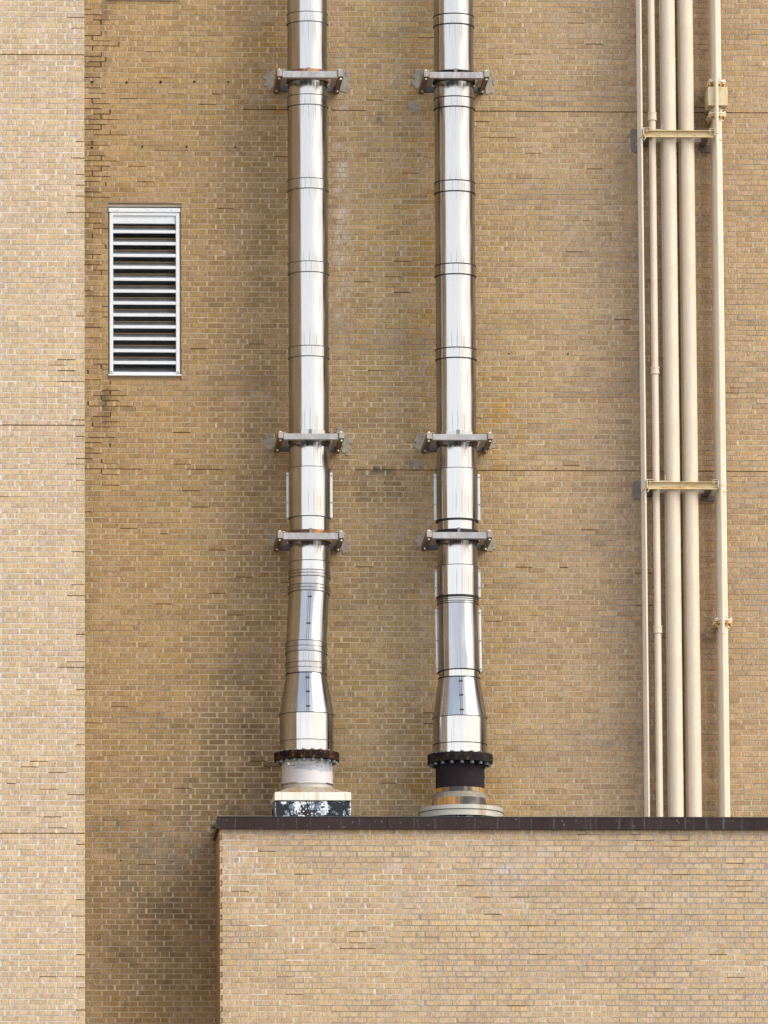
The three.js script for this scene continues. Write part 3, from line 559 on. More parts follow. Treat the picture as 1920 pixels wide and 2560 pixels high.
// ------------------------------------------------------------------ exhaust stacks
// pts: [pixel height of the front of the ring, radius]; centre from the axis at that height
const TOPY = 27.4;
function seamStrips(parent, rings, name, clips) {   // two fine folded strips down the front of a cone or bent section, with clips across
  const g = [], n = rings.length;
  for (const off of [-0.012, 0.012]) for (let k = 0; k + 1 < n; k++) {
    const A = rings[k], B = rings[k + 1], len = Math.hypot(B[1] - A[1], B[2] + B[3] - A[2] - A[3], B[0] - A[0]);
    const b = box(-0.0028, 0.0028, 0, len, -0.004, 0.005, 0); const dir = new THREE.Vector3(B[0] - A[0], B[1] - A[1], (B[2] + B[3]) - (A[2] + A[3])).normalize();
    b.applyQuaternion(new THREE.Quaternion().setFromUnitVectors(new THREE.Vector3(0, 1, 0), dir)); b.translate(A[0] + off, A[1], A[2] + A[3]); g.push(b);
  }
  const s = part(parent, name, mergeGeometries(g), steelEdge, 'folded upright seam down the front');
  const A = rings[0], B = rings[n - 1];
  for (const q of clips) { const x = A[0] + (B[0] - A[0]) * q, y = A[1] + (B[1] - A[1]) * q, z = A[2] + A[3] + (B[2] + B[3] - A[2] - A[3]) * q; part(s, 'seam_clip', box(x - 0.024, x + 0.028, y - 0.009, y + 0.009, z - 0.004, z + 0.012, 0.002), steelEdge); }
}
function fins(parent, ax, z, y0, y1, r, dx = 0) {  // upright flanges standing out at both sides of a clamp-on sleeve
  for (const s of [-1, 1]) {
    const x0 = ax + s * (r - 0.004), x1 = ax + s * (r + 0.025), f = part(parent, 'side_flange', box(Math.min(x0, x1), Math.max(x0, x1), y0 + 0.01, y1 - 0.015, z - 0.006, z + 0.012, 0.002), finMat);
    for (const q of [0.09, 0.66]) part(f, 'flange_bolt', boltZ(ax + s * (r + 0.016), y0 + (y1 - y0) * (1 - q), z + 0.0115, 0.008, 0.008), boltDarkMat);
  }
}
function flangeRing(parent, x, z, y0, y1, r, rin, matA, matBolt, count) {
  const mid = (y0 + y1) / 2;
  const f = part(parent, 'bolted_flange', band(x, z, mid + 0.0006, y1, r, r - rin, 96), matA), f2 = part(parent, 'bolted_flange', band(x, z, y0, mid - 0.0006, r - 0.002, r - 0.002 - rin, 96), matA);
  for (let k = 0; k < count; k++) {
    const a = (k + 0.5) / count * 2 * Math.PI, bx = x + Math.cos(a) * (r - 0.045), bz = z + Math.sin(a) * (r - 0.045);
    part(f2, 'nut', hexBolt(bx, y0 - 0.034, y0 - 0.0005, bz, 0.026), matBolt); part(f, 'bolt_head', hexBolt(bx, y1 + 0.0005, y1 + 0.018, bz, 0.024), matBolt);
  }
}
function stackUpper(t, ax, z, R, px, seams, yLow, sh = 0.0045, seamMat = steelEdge) {
  // straight lengths between coupling sleeves: seams = [[upper px, lower px], ...] of the sleeves, top to bottom
  const yy = p => Y(px, p, z + R);
  let top = TOPY;
  for (const [a, b] of seams) {
    const ya = yy(a), yb = yy(b);
    part(t, 'pipe_section', round([[ax, ya - 0.01, z, R - 0.003], [ax, top, z, R - 0.003]], 96), steelMat);
    const sl = part(t, 'coupling_sleeve', band(ax, z, yb, ya, R + 0.004, 0.008, 96), steelMat);
    for (const y of [ya, yb]) part(sl, 'clamp_seam', band(ax, z, y - sh, y + sh, R + 0.0075, 0.012, 96), seamMat);
    top = yb + 0.01;
  }
  part(t, 'pipe_section', round([[ax, yLow, z, R - 0.003], [ax, top, z, R - 0.003]], 96), steelMat);
}
const R0 = 0.2525;
// -------- left stack
const S1 = { x: X(771, 700, 0.53), z: 0.53 };
{
  const z = S1.z, ax = S1.x, zl = 0.60, R = R0, t = thing('exhaust_stack', 'left stainless exhaust stack ending in a white drum on a square base', 'exhaust stack', [ax, yRoof, zl], 'stainless exhaust stacks');
  const yf = (p, r, zz = z) => Y(771, p, zz + r);
  stackUpper(t, ax, z, R, 771, [[27.8, 52], [234.5, 260], [444, 469.5], [652, 678.5], [863, 889]], yf(1166, R));
  part(t, 'clamp_band', band(ax, z, yf(1084, R), yf(1073, R), R + 0.006, 0.01, 96), steelDull);
  const s1 = part(t, 'clamp_on_sleeve', band(ax, z, yf(1288.6, R), yf(1165, R), R + 0.010, 0.016, 96), steelMat); fins(s1, ax, z, yf(1288.6, R), yf(1170, R), R + 0.01);
  for (const p of [1165, 1288.6]) part(s1, 'clamp_seam', band(ax, z, yf(p, R) - 0.004, yf(p, R) + 0.004, R + 0.0125, 0.01, 96), steelEdge);
  part(t, 'pipe_section', round([[ax, yf(1400, R), z, R - 0.004], [ax, yf(1288, R), z, R - 0.004]], 96), steelMat);
  part(t, 'pipe_section', round([[ax - 0.004, yf(1424, R), z, R + 0.001], [ax, yf(1399, R), z, R + 0.001]], 96), steelMat);
  part(t, 'clamp_seam', band(ax, z, yf(1399, R) - 0.004, yf(1399, R) + 0.004, R + 0.005, 0.012, 96), steelEdge);
  // the run bends forward and a little left, then cones out
  const ang = [0.02, 0.086], tiltZ = -0.10, tiltX = 0.028;
  const top = [ax - 0.004, yf(1462, R), z + 0.004], bx = X(765.3, 1603, zl), bot = [bx, Y(765, 1604, zl + R), zl];
  const bandRow = (p0, p1, x, zz, r, mat, tx, tz) => { const y0 = Y(770, p1, zz + r), y1 = Y(770, p0, zz + r), b = part(t, 'draw_band', round([[x, y0, zz, r - 0.012], [x, y0, zz, r], [x, (y0 + y1) / 2 - 0.004, zz, r], [x, (y0 + y1) / 2, zz, r + 0.008], [x, (y0 + y1) / 2 + 0.004, zz, r], [x, y1, zz, r], [x, y1, zz, r - 0.012]], 96, tx, tz), mat);
    for (const y of [y0, y1]) part(b, 'clamp_seam', round([[x, y - 0.004, zz, r - 0.01], [x, y - 0.004, zz, r + 0.0035], [x, y + 0.004, zz, r + 0.0035], [x, y + 0.004, zz, r - 0.01]], 96, tx, tz), steelEdge); };
  bandRow(1424, 1439.5, ax - 0.006, z + 0.002, R + 0.007, steelDull, 0.01, -0.03);
  part(t, 'pipe_section', round([[ax - 0.012, Y(770, 1464, z + R + 0.01), z + 0.016, R], [ax - 0.006, Y(770, 1438, z + R), z + 0.004, R]], 96, 0.02, -0.06), steelMat);
  bandRow(1462, 1478.5, ax - 0.014, z + 0.016, R + 0.008, steelDull, 0.024, -0.085);
  const bendRings = [[bx + 0.002, Y(765, 1606, zl + R), zl - 0.004, R], [ax - 0.014, Y(770, 1478, z + R + 0.016), z + 0.018, R]];
  part(t, 'bent_section', round(bendRings, 96, tiltX, tiltZ), steelMat); seamStrips(t, [bendRings[0], bendRings[1]], 'standing_seam', [0.38, 0.9]);
  bandRow(1603, 1629, bx, zl - 0.003, R + 0.008, steelDull, 0.02, -0.075);
  part(t, 'pipe_section', round([[bx, Y(765, 1655, zl + R), zl, R + 0.002], [bx, Y(765, 1628, zl + R), zl, R + 0.002]], 96, 0.01, -0.05), steelMat);
  bandRow(1654, 1680.5, bx, zl, R + 0.006, steelDull, 0.004, -0.03);
  const cx = X(766.5, 1790, zl), Rc = 0.340, cone = [[cx, Y(766, 1779, zl + Rc), zl, Rc], [bx, Y(765, 1681, zl + R), zl, R - 0.001]];
  part(t, 'reducer_cone', round(cone, 120), steelMat); seamStrips(t, cone, 'standing_seam', [0.15, 0.52, 0.88]);
  part(t, 'clamp_seam', band(cx, zl, cone[0][1] - 0.005, cone[0][1] + 0.004, Rc + 0.005, 0.012, 96), steelEdge);
  const yF1 = Y(767, 1873, zl + 0.40), yF0 = Y(767, 1893, zl + 0.40);
  part(t, 'lower_pipe', round([[cx, yF1 - 0.01, zl, Rc - 0.006], [cx, cone[0][1], zl, Rc - 0.004]], 120), steelMat);
  part(t, 'clamp_seam', band(cx, zl, Y(767, 1847, zl + Rc) - 0.004, Y(767, 1847, zl + Rc) + 0.004, Rc, 0.012, 96), steelEdge);
  flangeRing(t, cx, zl, yF0, yF1, 0.405, 0.28, rustMat, boltMat, 20);
  const Rd = 0.312, dx = X(767.7, 1930, zl), yD1 = yF0 - 0.001, yD0 = Y(768, 1955.5, zl + Rd);
  const dg = round([[dx, yD0, zl, Rd + 0.006], [dx, yD1, zl, Rd]], 96); { const p = dg.attributes.position, u = dg.attributes.uv; for (let i = 0; i < p.count; i++) u.setY(i, (p.getY(i) - yD0) / (yD1 - yD0)), u.setX(i, u.getX(i) / 1.96); }
  const drum = part(t, 'painted_drum', dg, drumMat, 'white painted drum with flaking paint');
  part(drum, 'drum_rim', band(dx, zl, yD0 - 0.006, yD0 + 0.006, Rd + 0.012, 0.02, 96), steelDull);
  part(drum, 'inspection_tag', box(dx - 0.255, dx - 0.222, yD1 - 0.075, yD1 - 0.035, zl + 0.205, zl + 0.232, 0.002), louverMat, 'small white tag');
  part(t, 'lower_band', band(dx, zl, Y(768, 1967, zl + Rd), yD0, Rd, 0.012, 96), discMat);
  // square hood: flare, white plate, tarred curb
  const half = 0.472, px0 = X(777, 1990, zl), yP1 = Y(777, 1980.5, zl + half), yP0 = Y(777, 2001, zl + half), yN = Y(768, 1967, zl + Rd);
  const fl = [], n = 64, P2 = [], nn = [], uvv = [], id = [];
  for (let i = 0; i <= n; i++) { const a = i / n * 2 * Math.PI, c = Math.cos(a), s = Math.sin(a), m = 1 / Math.max(Math.abs(c), Math.abs(s)); P2.push(dx + c * (Rd - 0.002), yN + 0.004, zl + s * (Rd - 0.002), px0 + c * m * (half - 0.01), yP1 - 0.002, zl + s * m * (half - 0.01)); uvv.push(i / n * 4, 1, i / n * 4, 0); }
  for (let i = 0; i < n; i++) { const p = i * 2; id.push(p, p + 1, p + 2, p + 1, p + 3, p + 2); }
  const fg = new THREE.BufferGeometry(); fg.setAttribute('position', new THREE.Float32BufferAttribute(P2, 3)); fg.setAttribute('uv', new THREE.Float32BufferAttribute(uvv, 2)); fg.setIndex(id); fg.computeVertexNormals();
  { const ny = fg.attributes.normal; if (ny.getY(10) < 0) { fg.setIndex(id.map((v, i) => id[i - i % 3 + 2 - i % 3])); fg.computeVertexNormals(); } }
  part(t, 'hood_flare', fg, flareMat, 'stained sloping hood between drum and plate');
  part(t, 'hood_plate', box(px0 - half, px0 + half, yP0, yP1, zl - half, zl + half, 0.005), creamMat, 'cream painted square plate');
  const cg = box(px0 - half + 0.008, px0 + half - 0.004, yRoof - 0.015, yP0 - 0.004, zl - half + 0.02, zl + half - 0.012, 0.01); { const u = cg.attributes.uv; for (let i = 0; i < u.count; i++) u.setX(i, (u.getX(i) - px0) / (2 * half) + 0.5); }
  part(t, 'tarred_curb', cg, tarMat, 'square curb with black tar and flaked silver coating');
  part(t, 'loose_strap', wire([[px0 - half - 0.002, yP0 - 0.01, zl + half - 0.02], [px0 - half - 0.03, yP0 - 0.05, zl + half], [px0 - half - 0.045, yP0 - 0.09, zl + half - 0.01]], 0.007, 12), blackMat);
}
// -------- right stack
const S2 = { x: X(1138.5, 700, 0.53), z: 0.53 };
{
  const z = S2.z, ax = S2.x, zl = 0.59, R = R0, t = thing('exhaust_stack', 'right stainless exhaust stack ending in a dark brown drum on a round base', 'exhaust stack', [ax, yRoof, zl], 'stainless exhaust stacks');
  const yf = (p, r, zz = z) => Y(1140, p, zz + r);
  stackUpper(t, ax, z, R, 1140, [[33, 58], [239.6, 265], [449.5, 476.5], [657.5, 684], [867.6, 893]], yf(1168, R), 0.0068, sootMat);
  part(t, 'clamp_band', band(ax, z, yf(1086, R), yf(1077, R), R + 0.006, 0.01, 96), steelDull);
  const s1 = part(t, 'clamp_on_sleeve', band(ax, z, yf(1295, R), yf(1168, R), R + 0.010, 0.016, 96), steelMat); fins(s1, ax, z, yf(1295, R), yf(1174, R), R + 0.01);
  part(s1, 'clamp_seam', band(ax, z, yf(1168, R) - 0.004, yf(1168, R) + 0.004, R + 0.0125, 0.01, 96), steelEdge);
  part(s1, 'sooty_rim', band(ax, z, yf(1297, R) - 0.008, yf(1294, R), R + 0.0125, 0.02, 96), sootMat, 'black sooty lower rim');
  part(t, 'pipe_section', round([[ax, yf(1410, R), z, R - 0.006], [ax, yf(1296, R), z, R - 0.006]], 96), steelMat);
  part(t, 'clamp_seam', band(ax, z, yf(1410, R) - 0.004, yf(1410, R) + 0.004, R + 0.012, 0.02, 96), steelEdge);
  const s2 = part(t, 'clamp_on_sleeve', band(ax, z, yf(1486, R), yf(1410, R), R + 0.009, 0.016, 96), steelMat); fins(s2, ax, z, yf(1487, R), yf(1414, R), R + 0.008);
  part(s2, 'sooty_rim', band(ax, z, yf(1491, R), yf(1485, R), R + 0.0115, 0.02, 96), sootMat, 'black sooty lower rim');
  part(t, 'draw_band', band(ax, z, yf(1505, R), yf(1489, R), R + 0.003, 0.014, 96), steelDull);
  for (const p of [1494.5, 1500, 1505]) part(t, 'sooty_seam', band(ax, z, yf(p, R) - 0.005, yf(p, R) + 0.004, R + 0.007, 0.014, 96), sootMat);
  const bx = X(1147.5, 1680, zl), bendRings = [[bx, Y(1147, 1674, zl + R + 0.006), zl, R + 0.008], [ax, Y(1141, 1505, z + R), z + 0.004, R]];
  part(t, 'bent_section', round(bendRings, 96, -0.024, -0.075), steelMat);
  for (const s of [-1, 1]) { const A = bendRings[0], B = bendRings[1]; const b = box(-0.012, 0.012, 0, (B[1] - A[1]) * 0.92, -0.006, 0.012, 0.002); b.applyQuaternion(new THREE.Quaternion().setFromUnitVectors(new THREE.Vector3(0, 1, 0), new THREE.Vector3(B[0] - A[0], B[1] - A[1], B[2] - A[2]).normalize())); b.translate(A[0] + s * (R + 0.020), A[1] + 0.01, A[2]);
    const f = part(t, 'side_flange', b, finMat); for (const q of [0.05, 0.47, 0.88]) part(f, 'flange_bolt', boltZ(A[0] + (B[0] - A[0]) * q + s * (R + 0.02), A[1] + (B[1] - A[1]) * q, A[2] + (B[2] - A[2]) * q + 0.011, 0.008, 0.008), boltDarkMat); }
  part(t, 'clamp_seam', round([[bx, bendRings[0][1] - 0.006, zl, R], [bx, bendRings[0][1] - 0.006, zl, R + 0.012], [bx, bendRings[0][1] + 0.006, zl, R + 0.012], [bx, bendRings[0][1] + 0.006, zl, R]], 96, -0.02, -0.06), sootMat);
  part(t, 'neck_band', band(bx, zl, Y(1147, 1692, zl + R), Y(1147, 1673, zl + R), R, 0.012, 96), steelMat);
  const cx = X(1149.5, 1790, zl), Rc = 0.338, cone = [[cx, Y(1149, 1787, zl + Rc), zl, Rc], [bx, Y(1147, 1690, zl + R), zl, R + 0.004]];
  part(t, 'sooty_seam', band(bx, zl, cone[1][1] - 0.007, cone[1][1] + 0.006, R + 0.010, 0.016, 96), sootMat);
  part(t, 'reducer_cone', round(cone, 120), steelMat); seamStrips(t, cone, 'standing_seam', [0.14, 0.52, 0.88]);
  part(t, 'clamp_seam', band(cx, zl, cone[0][1] - 0.005, cone[0][1] + 0.004, Rc + 0.005, 0.012, 96), steelEdge);
  const yF1 = Y(1149, 1878, zl + 0.40), yF0 = Y(1149, 1899, zl + 0.40);
  part(t, 'lower_pipe', round([[cx, yF1 - 0.01, zl, Rc - 0.005], [cx, cone[0][1], zl, Rc - 0.004]], 120), steelMat);
  part(t, 'clamp_seam', band(cx, zl, Y(1149, 1854, zl + Rc) - 0.005, Y(1149, 1854, zl + Rc) + 0.004, Rc + 0.001, 0.012, 96), rustDarkMat);
  flangeRing(t, cx, zl, yF0, yF1, 0.407, 0.28, rustDarkMat, boltDarkMat, 18);
  const dx = X(1150.3, 1935, zl), Rd = 0.304, yD0 = Y(1150, 1966, zl + Rd);
  part(t, 'painted_drum', round([[dx, yD0, zl, Rd], [dx, yF0 - 0.001, zl, Rd - 0.002]], 96), purpleMat, 'dark brown painted drum');
  const yH0 = Y(1150, 1976, zl + Rd); part(t, 'heat_stained_band', band(dx, zl, yH0, yD0 + 0.001, Rd + 0.004, 0.014, 96), heatMat, 'steel band with orange heat stains');
  const Rs = 0.358, sx = X(1151, 1990, zl), yS1 = Y(1151, 1990.5, zl + Rs), yS0 = Y(1151, 2011, zl + Rs);
  part(t, 'collar', round([[sx, yS1, zl, Rs], [dx, yH0 + 0.002, zl, Rd - 0.002]], 96), std({ map: gritTex, color: lin(0.20, 0.18, 0.135), roughness: 0.6, metalness: 0.2 }), 'grey sloping collar');
  part(t, 'collar_skirt', round([[sx, yS0 - 0.02, zl, Rs + 0.004], [sx, yS1 + 0.001, zl, Rs]], 96), heatMat, 'stained steel skirt');
  const Rb = 0.524, dcx = X(1152, 2024, zl), yB1 = Y(1152, 2010, zl + Rb), yBm = Y(1152, 2021, zl + Rb), yB0 = Y(1152, 2036, zl + Rb);
  part(t, 'base_disc', solid(dcx, zl, yBm + 0.0015, yB1, Rb, 128), discMat); const lowd = part(t, 'base_disc', solid(dcx, zl, yB0, yBm - 0.0015, Rb - 0.004, 128), discMat);
  part(lowd, 'gasket', band(dcx, zl, yBm - 0.0045, yBm + 0.0045, Rb + 0.003, 0.05, 96), steelEdge);
  part(t, 'curb_ring', solid(dcx, zl, yRoof - 0.015, yB0 - 0.001, Rb - 0.07, 96), tarMat, 'round tarred curb under the base disc');
}

// ------------------------------------------------------------------ supports that hold the stacks off the wall
function support(S, cxPx, yBeam0, yBeam1, x0, x1, ring, label) {
  const zF = 1.0, py = (yBeam0 + yBeam1) / 2, yb1 = Y(cxPx, yBeam0, zF), yb0 = Y(cxPx, yBeam1, zF), a0 = X(x0, py, zF), a1 = X(x1, py, zF), aw = 0.068;
  const t = thing('stack_support', label, 'bracket', [(a0 + a1) / 2, yb0, 0], 'steel supports holding the exhaust stacks');
  for (const s of [0, 1]) {
    const xa = s ? a1 : a0 - aw, m = part(t, 'arm', box(xa, xa + aw, yb0 + 0.012, yb1 + 0.008, -0.022, zF + 0.035, 0.005), armMat);
    part(m, 'end_plate', box(xa + 0.003, xa + aw - 0.003, yb0 + 0.015, yb1 + 0.014, zF + 0.036, zF + 0.046, 0.004), capMat);
    part(m, 'top_bolt', hexBolt(xa + aw * 0.45, yb1 + 0.0085, yb1 + 0.034, zF - 0.02, 0.014), boltBrassMat);
    for (const zz of [zF - 0.03, 0.22]) part(m, 'under_bolt', hexBolt(xa + aw / 2, yb0 - 0.008, yb0 + 0.0115, zz, 0.016), boltBrassMat);
    part(m, 'top_lug', box(s ? xa - 0.03 : xa + aw - 0.004, s ? xa + 0.004 : xa + aw + 0.03, yb1 + 0.009, yb1 + 0.019, zF - 0.06, zF + 0.02, 0.002), beamMat);
  }
  part(t, 'front_beam', box(a0 + 0.001, a1 - 0.001, yb0, yb1, zF - 0.045, zF + 0.03, 0.006), beamMat, 'pale grey front beam');
  part(t, 'rear_beam', box(a0 + 0.001, a1 - 0.001, yb0 + 0.002, yb1 - 0.004, 0.10, 0.17, 0.006), darkSteel, 'dark rear beam behind the stack');
  part(t, 'side_shim', box(a0 + 0.001, a0 + 0.07, yb0 + 0.02, yb0 + 0.03, 0.4, zF - 0.046, 0.002), beamMat); part(t, 'side_shim', box(a1 - 0.07, a1 - 0.001, yb0 + 0.02, yb0 + 0.03, 0.4, zF - 0.046, 0.002), beamMat);
  const col = part(t, 'support_collar', round([[S.x, yb1 - 0.05, S.z, R0 + 0.002], [S.x, yb1 - 0.05, S.z, R0 + 0.016], [S.x, yb1 + 0.084, S.z, R0 + 0.016], [S.x, yb1 + 0.084, S.z, R0]], 96), ring);
  part(col, 'collar_lug', box(S.x - 0.02, S.x + 0.02, yb1 - 0.02, yb1 + 0.090, S.z + R0 + 0.0145, S.z + R0 + 0.05, 0.003), boltMat);
}
support(S1, 775, 178.5, 195.5, 705.6, 844.3, rustRingMat, 'topmost steel support round the left stack with rusty collar');
support(S1, 775, 1084.5, 1100, 708.5, 846.5, steelDull, 'middle steel support round the left stack below the long pipe run');
support(S1, 775, 1332.5, 1349.5, 707, 846.5, rustRingMat, 'lowest steel support round the left stack below the flanged sleeve');
support(S2, 1143, 181, 196.8, 1072.5, 1209.5, rustDarkMat, 'topmost steel support round the right stack');
support(S2, 1143, 1086, 1101.5, 1080, 1218.5, steelDull, 'middle steel support round the right stack below the long pipe run');
support(S2, 1143, 1331, 1347.5, 1079.5, 1217.5, sootMat, 'lowest steel support round the right stack under sooty sleeve');

// ------------------------------------------------------------------ cream painted pipes on the right
const zFront = 0.50, zBack = 0.13, yFoot = yRoof - 0.018;
function pipe(name, label, category, px, py, z, r, group, mat = paintMat) {
  const x = X(px, py, z), t = thing(name, label, category, [x, yFoot, z], group);
  part(t, 'pipe_run', round([[x, yFoot, z, 0.001], [x, yFoot, z, r], [x, TOPY, z, r]], 40), mat);
  return { t, x, z, r };
}
function coupling(p, pa, pb, px, extra, name = 'coupling') {
  const y1 = Y(px, pa, p.z + p.r), y0 = Y(px, pb, p.z + p.r), c = part(p.t, name, band(p.x, p.z, y0, y1, p.r + extra, extra + 0.004, 40), paintMat);
  if (extra > 0.008) for (const y of [y0, y1]) part(c, 'coupling_rim', band(p.x, p.z, y - 0.008, y + 0.008, p.r + extra + 0.005, 0.012, 40), paintMat);
}
const pgr = 'cream painted pipes running up the wall';
const pA = pipe('thin_conduit', 'thin cream conduit at the left edge of the pipe group', 'conduit', 1610.6, 1000, 0.62, 0.0155, pgr);
coupling(pA, 1250, 1259, 1612, 0.003); 
pipe('rear_conduit', 'cream conduit close to the wall, just left of the leftmost thin conduit', 'conduit', 1607, 1000, 0.20, 0.036, pgr);
const pB = pipe('medium_pipe', 'medium cream pipe with three ringed couplings left of the fat pipes', 'pipe', 1638.2, 1000, zFront, 0.0435, pgr);
for (const [a, b] of [[281, 298], [918, 932], [1565.5, 1580]]) coupling(pB, a, b, 1638, 0.0085);
const pC = pipe('fat_pipe', 'left of the two fat cream pipes in front', 'pipe', 1681, 1000, zFront, 0.0845, pgr);
const pD = pipe('fat_pipe', 'right of the two fat cream pipes in front', 'pipe', 1726.3, 1000, zFront, 0.0835, pgr);
pipe('rear_fat_pipe', 'shaded fat pipe hidden behind the left fat cream pipe', 'pipe', 1674.5, 1000, zBack, 0.082, pgr);
pipe('rear_fat_pipe', 'shaded fat pipe hidden behind the right fat cream pipe', 'pipe', 1719.5, 1000, zBack, 0.082, pgr);
const pE = pipe('thin_conduit', 'thin cream conduit in front of the flanged pipe at right', 'conduit', 1800.5, 1000, 0.66, 0.0225, pgr);
coupling(pE, 308, 312, 1794, 0.005); coupling(pE, 1580, 1584, 1806, 0.005);
function flangePair(p, px, pTop, pMid, pLow, r, shade) {
  const y1 = Y(px, pTop, p.z + r), ym = Y(px, pMid, p.z + r), y0 = Y(px, pLow, p.z + r);
  const a = part(p.t, 'pipe_flange', band(p.x, p.z, ym + 0.002, y1, r, r - p.r + 0.004, 48), paintMat), b = part(p.t, 'pipe_flange', band(p.x, p.z, y0, ym - 0.003, r - 0.002, r - p.r, 48), paintRust, 'rusty lower flange');
  for (let k = 0; k < 8; k++) { const q = (k + 0.5) / 8 * 2 * Math.PI, bx = p.x + Math.cos(q) * (r - 0.022), bz = p.z + Math.sin(q) * (r - 0.022);
    part(a, 'bolt_head', hexBolt(bx, y1 + 0.0005, y1 + 0.02, bz, 0.015), paintMat); part(b, 'nut', hexBolt(bx, y0 - 0.022, y0 - 0.0005, bz, 0.015), paintRust); }
}
function flangedRun(label, px, z, name) {
  const p = pipe(name, label, 'pipe', px, 1000, z, 0.0585, pgr), px0 = px - 8;
  flangePair(p, px0, 199 + (zFront - z) * 30, 204 + (zFront - z) * 30, 209 + (zFront - z) * 30, 0.115);
  flangePair(p, px0, 279 + (zFront - z) * 30, 284 + (zFront - z) * 30, 289 + (zFront - z) * 30, 0.115);
  flangePair(p, px0 + 12, 1546 + (zFront - z) * 30, 1551 + (zFront - z) * 30, 1557 + (zFront - z) * 30, 0.115);
  const dy = (zFront - z) * 30, y1 = Y(px0, 217 + dy, z + 0.12), y0 = Y(px0, 264 + dy, z + 0.12);
  const b = part(p.t, 'guard_box', box(p.x - 0.125, p.x + 0.122, y0, y1, z - 0.115, z + 0.12, 0.006), std({ map: paintYellowTex, color: lin(0.92, 0.94, 1.0), roughness: 0.55 }), 'cream box guard round the expansion joint');
  for (const s of [-1, 1]) for (let k = 0; k < 6; k++) part(b, 'rivet', boltZ(p.x + s * 0.098, y1 - 0.025 - k * (y1 - y0 - 0.05) / 5, z + 0.1195, 0.005, 0.004), paintYellow);
  const ng = round([[p.x, Y(px0, 275 + dy, z + 0.1), z, 0.075], [p.x, y0, z, 0.06]], 40); part(p.t, 'joint_neck', ng, paintMat);
  return p;
}
const pF = flangedRun('flanged cream pipe with box guard at the right of the group', 1801.5, zFront, 'flanged_pipe');
flangedRun('shaded flanged pipe close to the wall behind the right flanged pipe', 1795.5, zBack, 'rear_flanged_pipe');

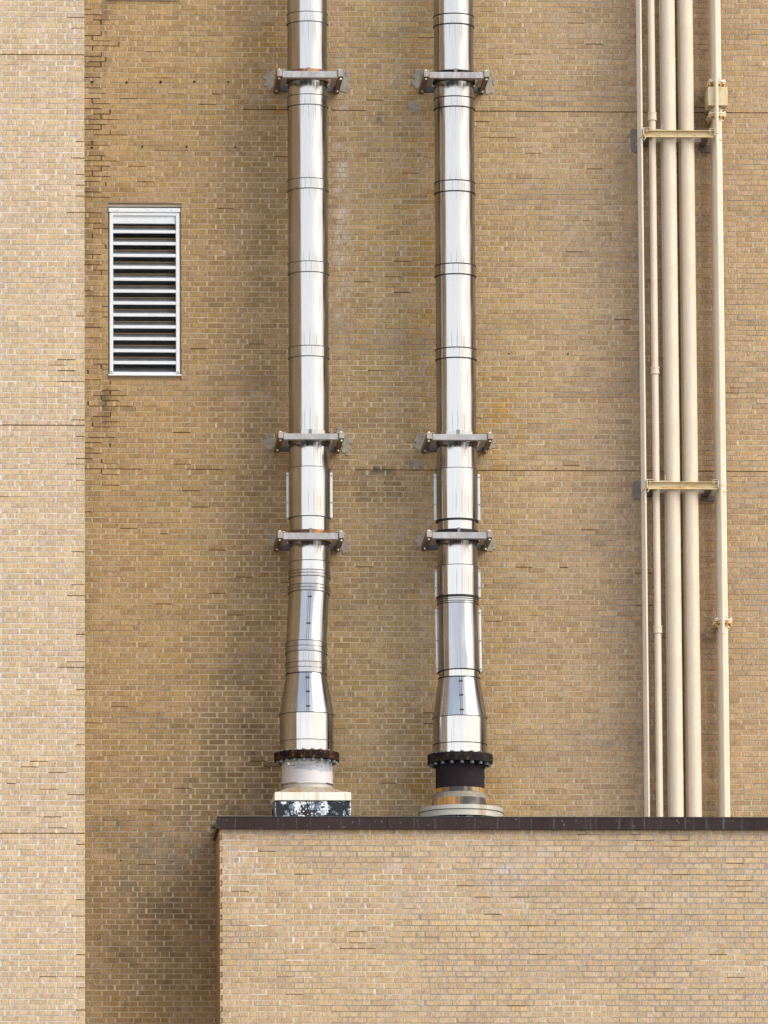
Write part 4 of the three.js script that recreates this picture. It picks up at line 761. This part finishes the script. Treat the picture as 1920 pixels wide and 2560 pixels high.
// racks: a channel across the pipes on two arms
function rack(yTop, yBot, xl, xr, label) {
  const zc = 0.665, py = (yTop + yBot) / 2, y1 = Y(1700, yTop, zc), y0 = Y(1700, yBot, zc), x0 = X(xl, py, zc), x1 = X(xr, py, zc);
  const t = thing('pipe_rack', label, 'bracket', [(x0 + x1) / 2, y0, 0], 'channel racks carrying the cream pipes');
  const sh = new THREE.Shape(); const zi = zc - 0.055, k = 0.007;
  [[zi, y0], [zc, y0], [zc, y0 + k], [zi + k, y0 + k], [zi + k, y1 - k], [zc, y1 - k], [zc, y1], [zi, y1]].forEach((p, i) => i ? sh.lineTo(-p[0], p[1]) : sh.moveTo(-p[0], p[1]));
  const g = new THREE.ExtrudeGeometry(sh, { depth: x1 - x0, bevelEnabled: false }); g.rotateY(Math.PI / 2); g.translate(x0, 0, 0);
  const ch = part(t, 'channel', g, paintYellow, 'yellowish channel open to the front');
  for (const q of [0.235, 0.49, 0.745]) { part(ch, 'bolt', boltZ(x0 + (x1 - x0) * q, (y0 + y1) / 2 - 0.008, zi + k, 0.012, 0.016), paintMat); }
  for (const q of [0.035, 0.945]) part(ch, 'bolt', hexBolt(x0 + (x1 - x0) * q, y1 + 0.0005, y1 + 0.018, zc - 0.02, 0.013), paintMat);
  for (const q of [0.035, 0.945]) part(ch, 'bolt', hexBolt(x0 + (x1 - x0) * q, y1 - k - 0.02, y1 - k - 0.0005, zc - 0.02, 0.012), paintYellow);
  part(t, 'end_angle', mergeGeometries([box(x0 - 0.014, x0 - 0.003, y0 + 0.02, y1 + 0.03, zc - 0.06, zc + 0.012, 0.002), box(x0 - 0.0025, x0 + 0.075, y1 + 0.0205, y1 + 0.0275, zc - 0.05, zc + 0.01, 0.001)]), paintMat);
  part(t, 'end_angle', mergeGeometries([box(x1 + 0.003, x1 + 0.014, y0 + 0.02, y1 + 0.016, zc - 0.06, zc + 0.012, 0.002), box(x1 - 0.06, x1 + 0.0025, y1 + 0.0195, y1 + 0.0255, zc - 0.05, zc + 0.01, 0.001)]), paintMat);
  const xt = x0 + 0.235 * (x1 - x0);
  part(t, 'stop_tab', mergeGeometries([box(xt - 0.055, xt + 0.012, y1 + 0.001, y1 + 0.010, zc - 0.03, zc, 0.001), box(xt + 0.013, xt + 0.019, y1 + 0.001, y1 + 0.078, zc - 0.03, zc, 0.001)]), paintMat);
  for (const x of [x0 + 0.03, x1 - 0.13]) part(t, 'arm', box(x, x + 0.075, y0 + 0.004, y1 - 0.006, -0.022, zi - 0.001, 0.004), darkSteel, 'dark arm let into the wall');
  part(t, 'rear_rail', box(x0 + 0.106, x1 - 0.131, y0 + 0.008, y1 - 0.012, 0.28, 0.33, 0.004), paintMat);
  // round straps on the conduits at both ends and a tie wire on the left one
  const strap = (p, y, e) => part(t, 'strap', band(p.x, p.z, y - 0.006, y + 0.006, p.r + e, e + 0.002, 32), paintYellow);
  strap(pE, (y0 + y1) / 2 + 0.01, 0.006); strap(pF, (y0 + y1) / 2 - 0.05, 0.008);
  const ax = pA.x, az = pA.z; part(t, 'tie_wire', wire([[x0 - 0.005, y0 + 0.01, zc], [ax + 0.012, y0 + 0.004, az + 0.022], [ax - 0.02, y0 - 0.004, az + 0.018], [ax - 0.05, y0 - 0.05, az - 0.05], [ax - 0.06, y0 - 0.075, az - 0.14]], 0.005), paintRust);
  part(t, 'wire_hook', wire([[x0 - 0.008, y0 + 0.02, zc + 0.004], [x0 + 0.012, y0 - 0.004, zc + 0.01], [x0 + 0.004, y0 - 0.032, zc + 0.008], [x0 - 0.018, y0 - 0.034, zc + 0.004]], 0.005, 16), paintMat);
}
rack(325.3, 342.5, 1611, 1785.5, 'upper channel rack crossing the cream pipes');
rack(1203.8, 1222.6, 1619.5, 1794, 'lower channel rack crossing the cream pipes');

scene.traverse(o => { if (o.isMesh) { o.castShadow = true; o.receiveShadow = true; } });
renderer.render(scene, camera);
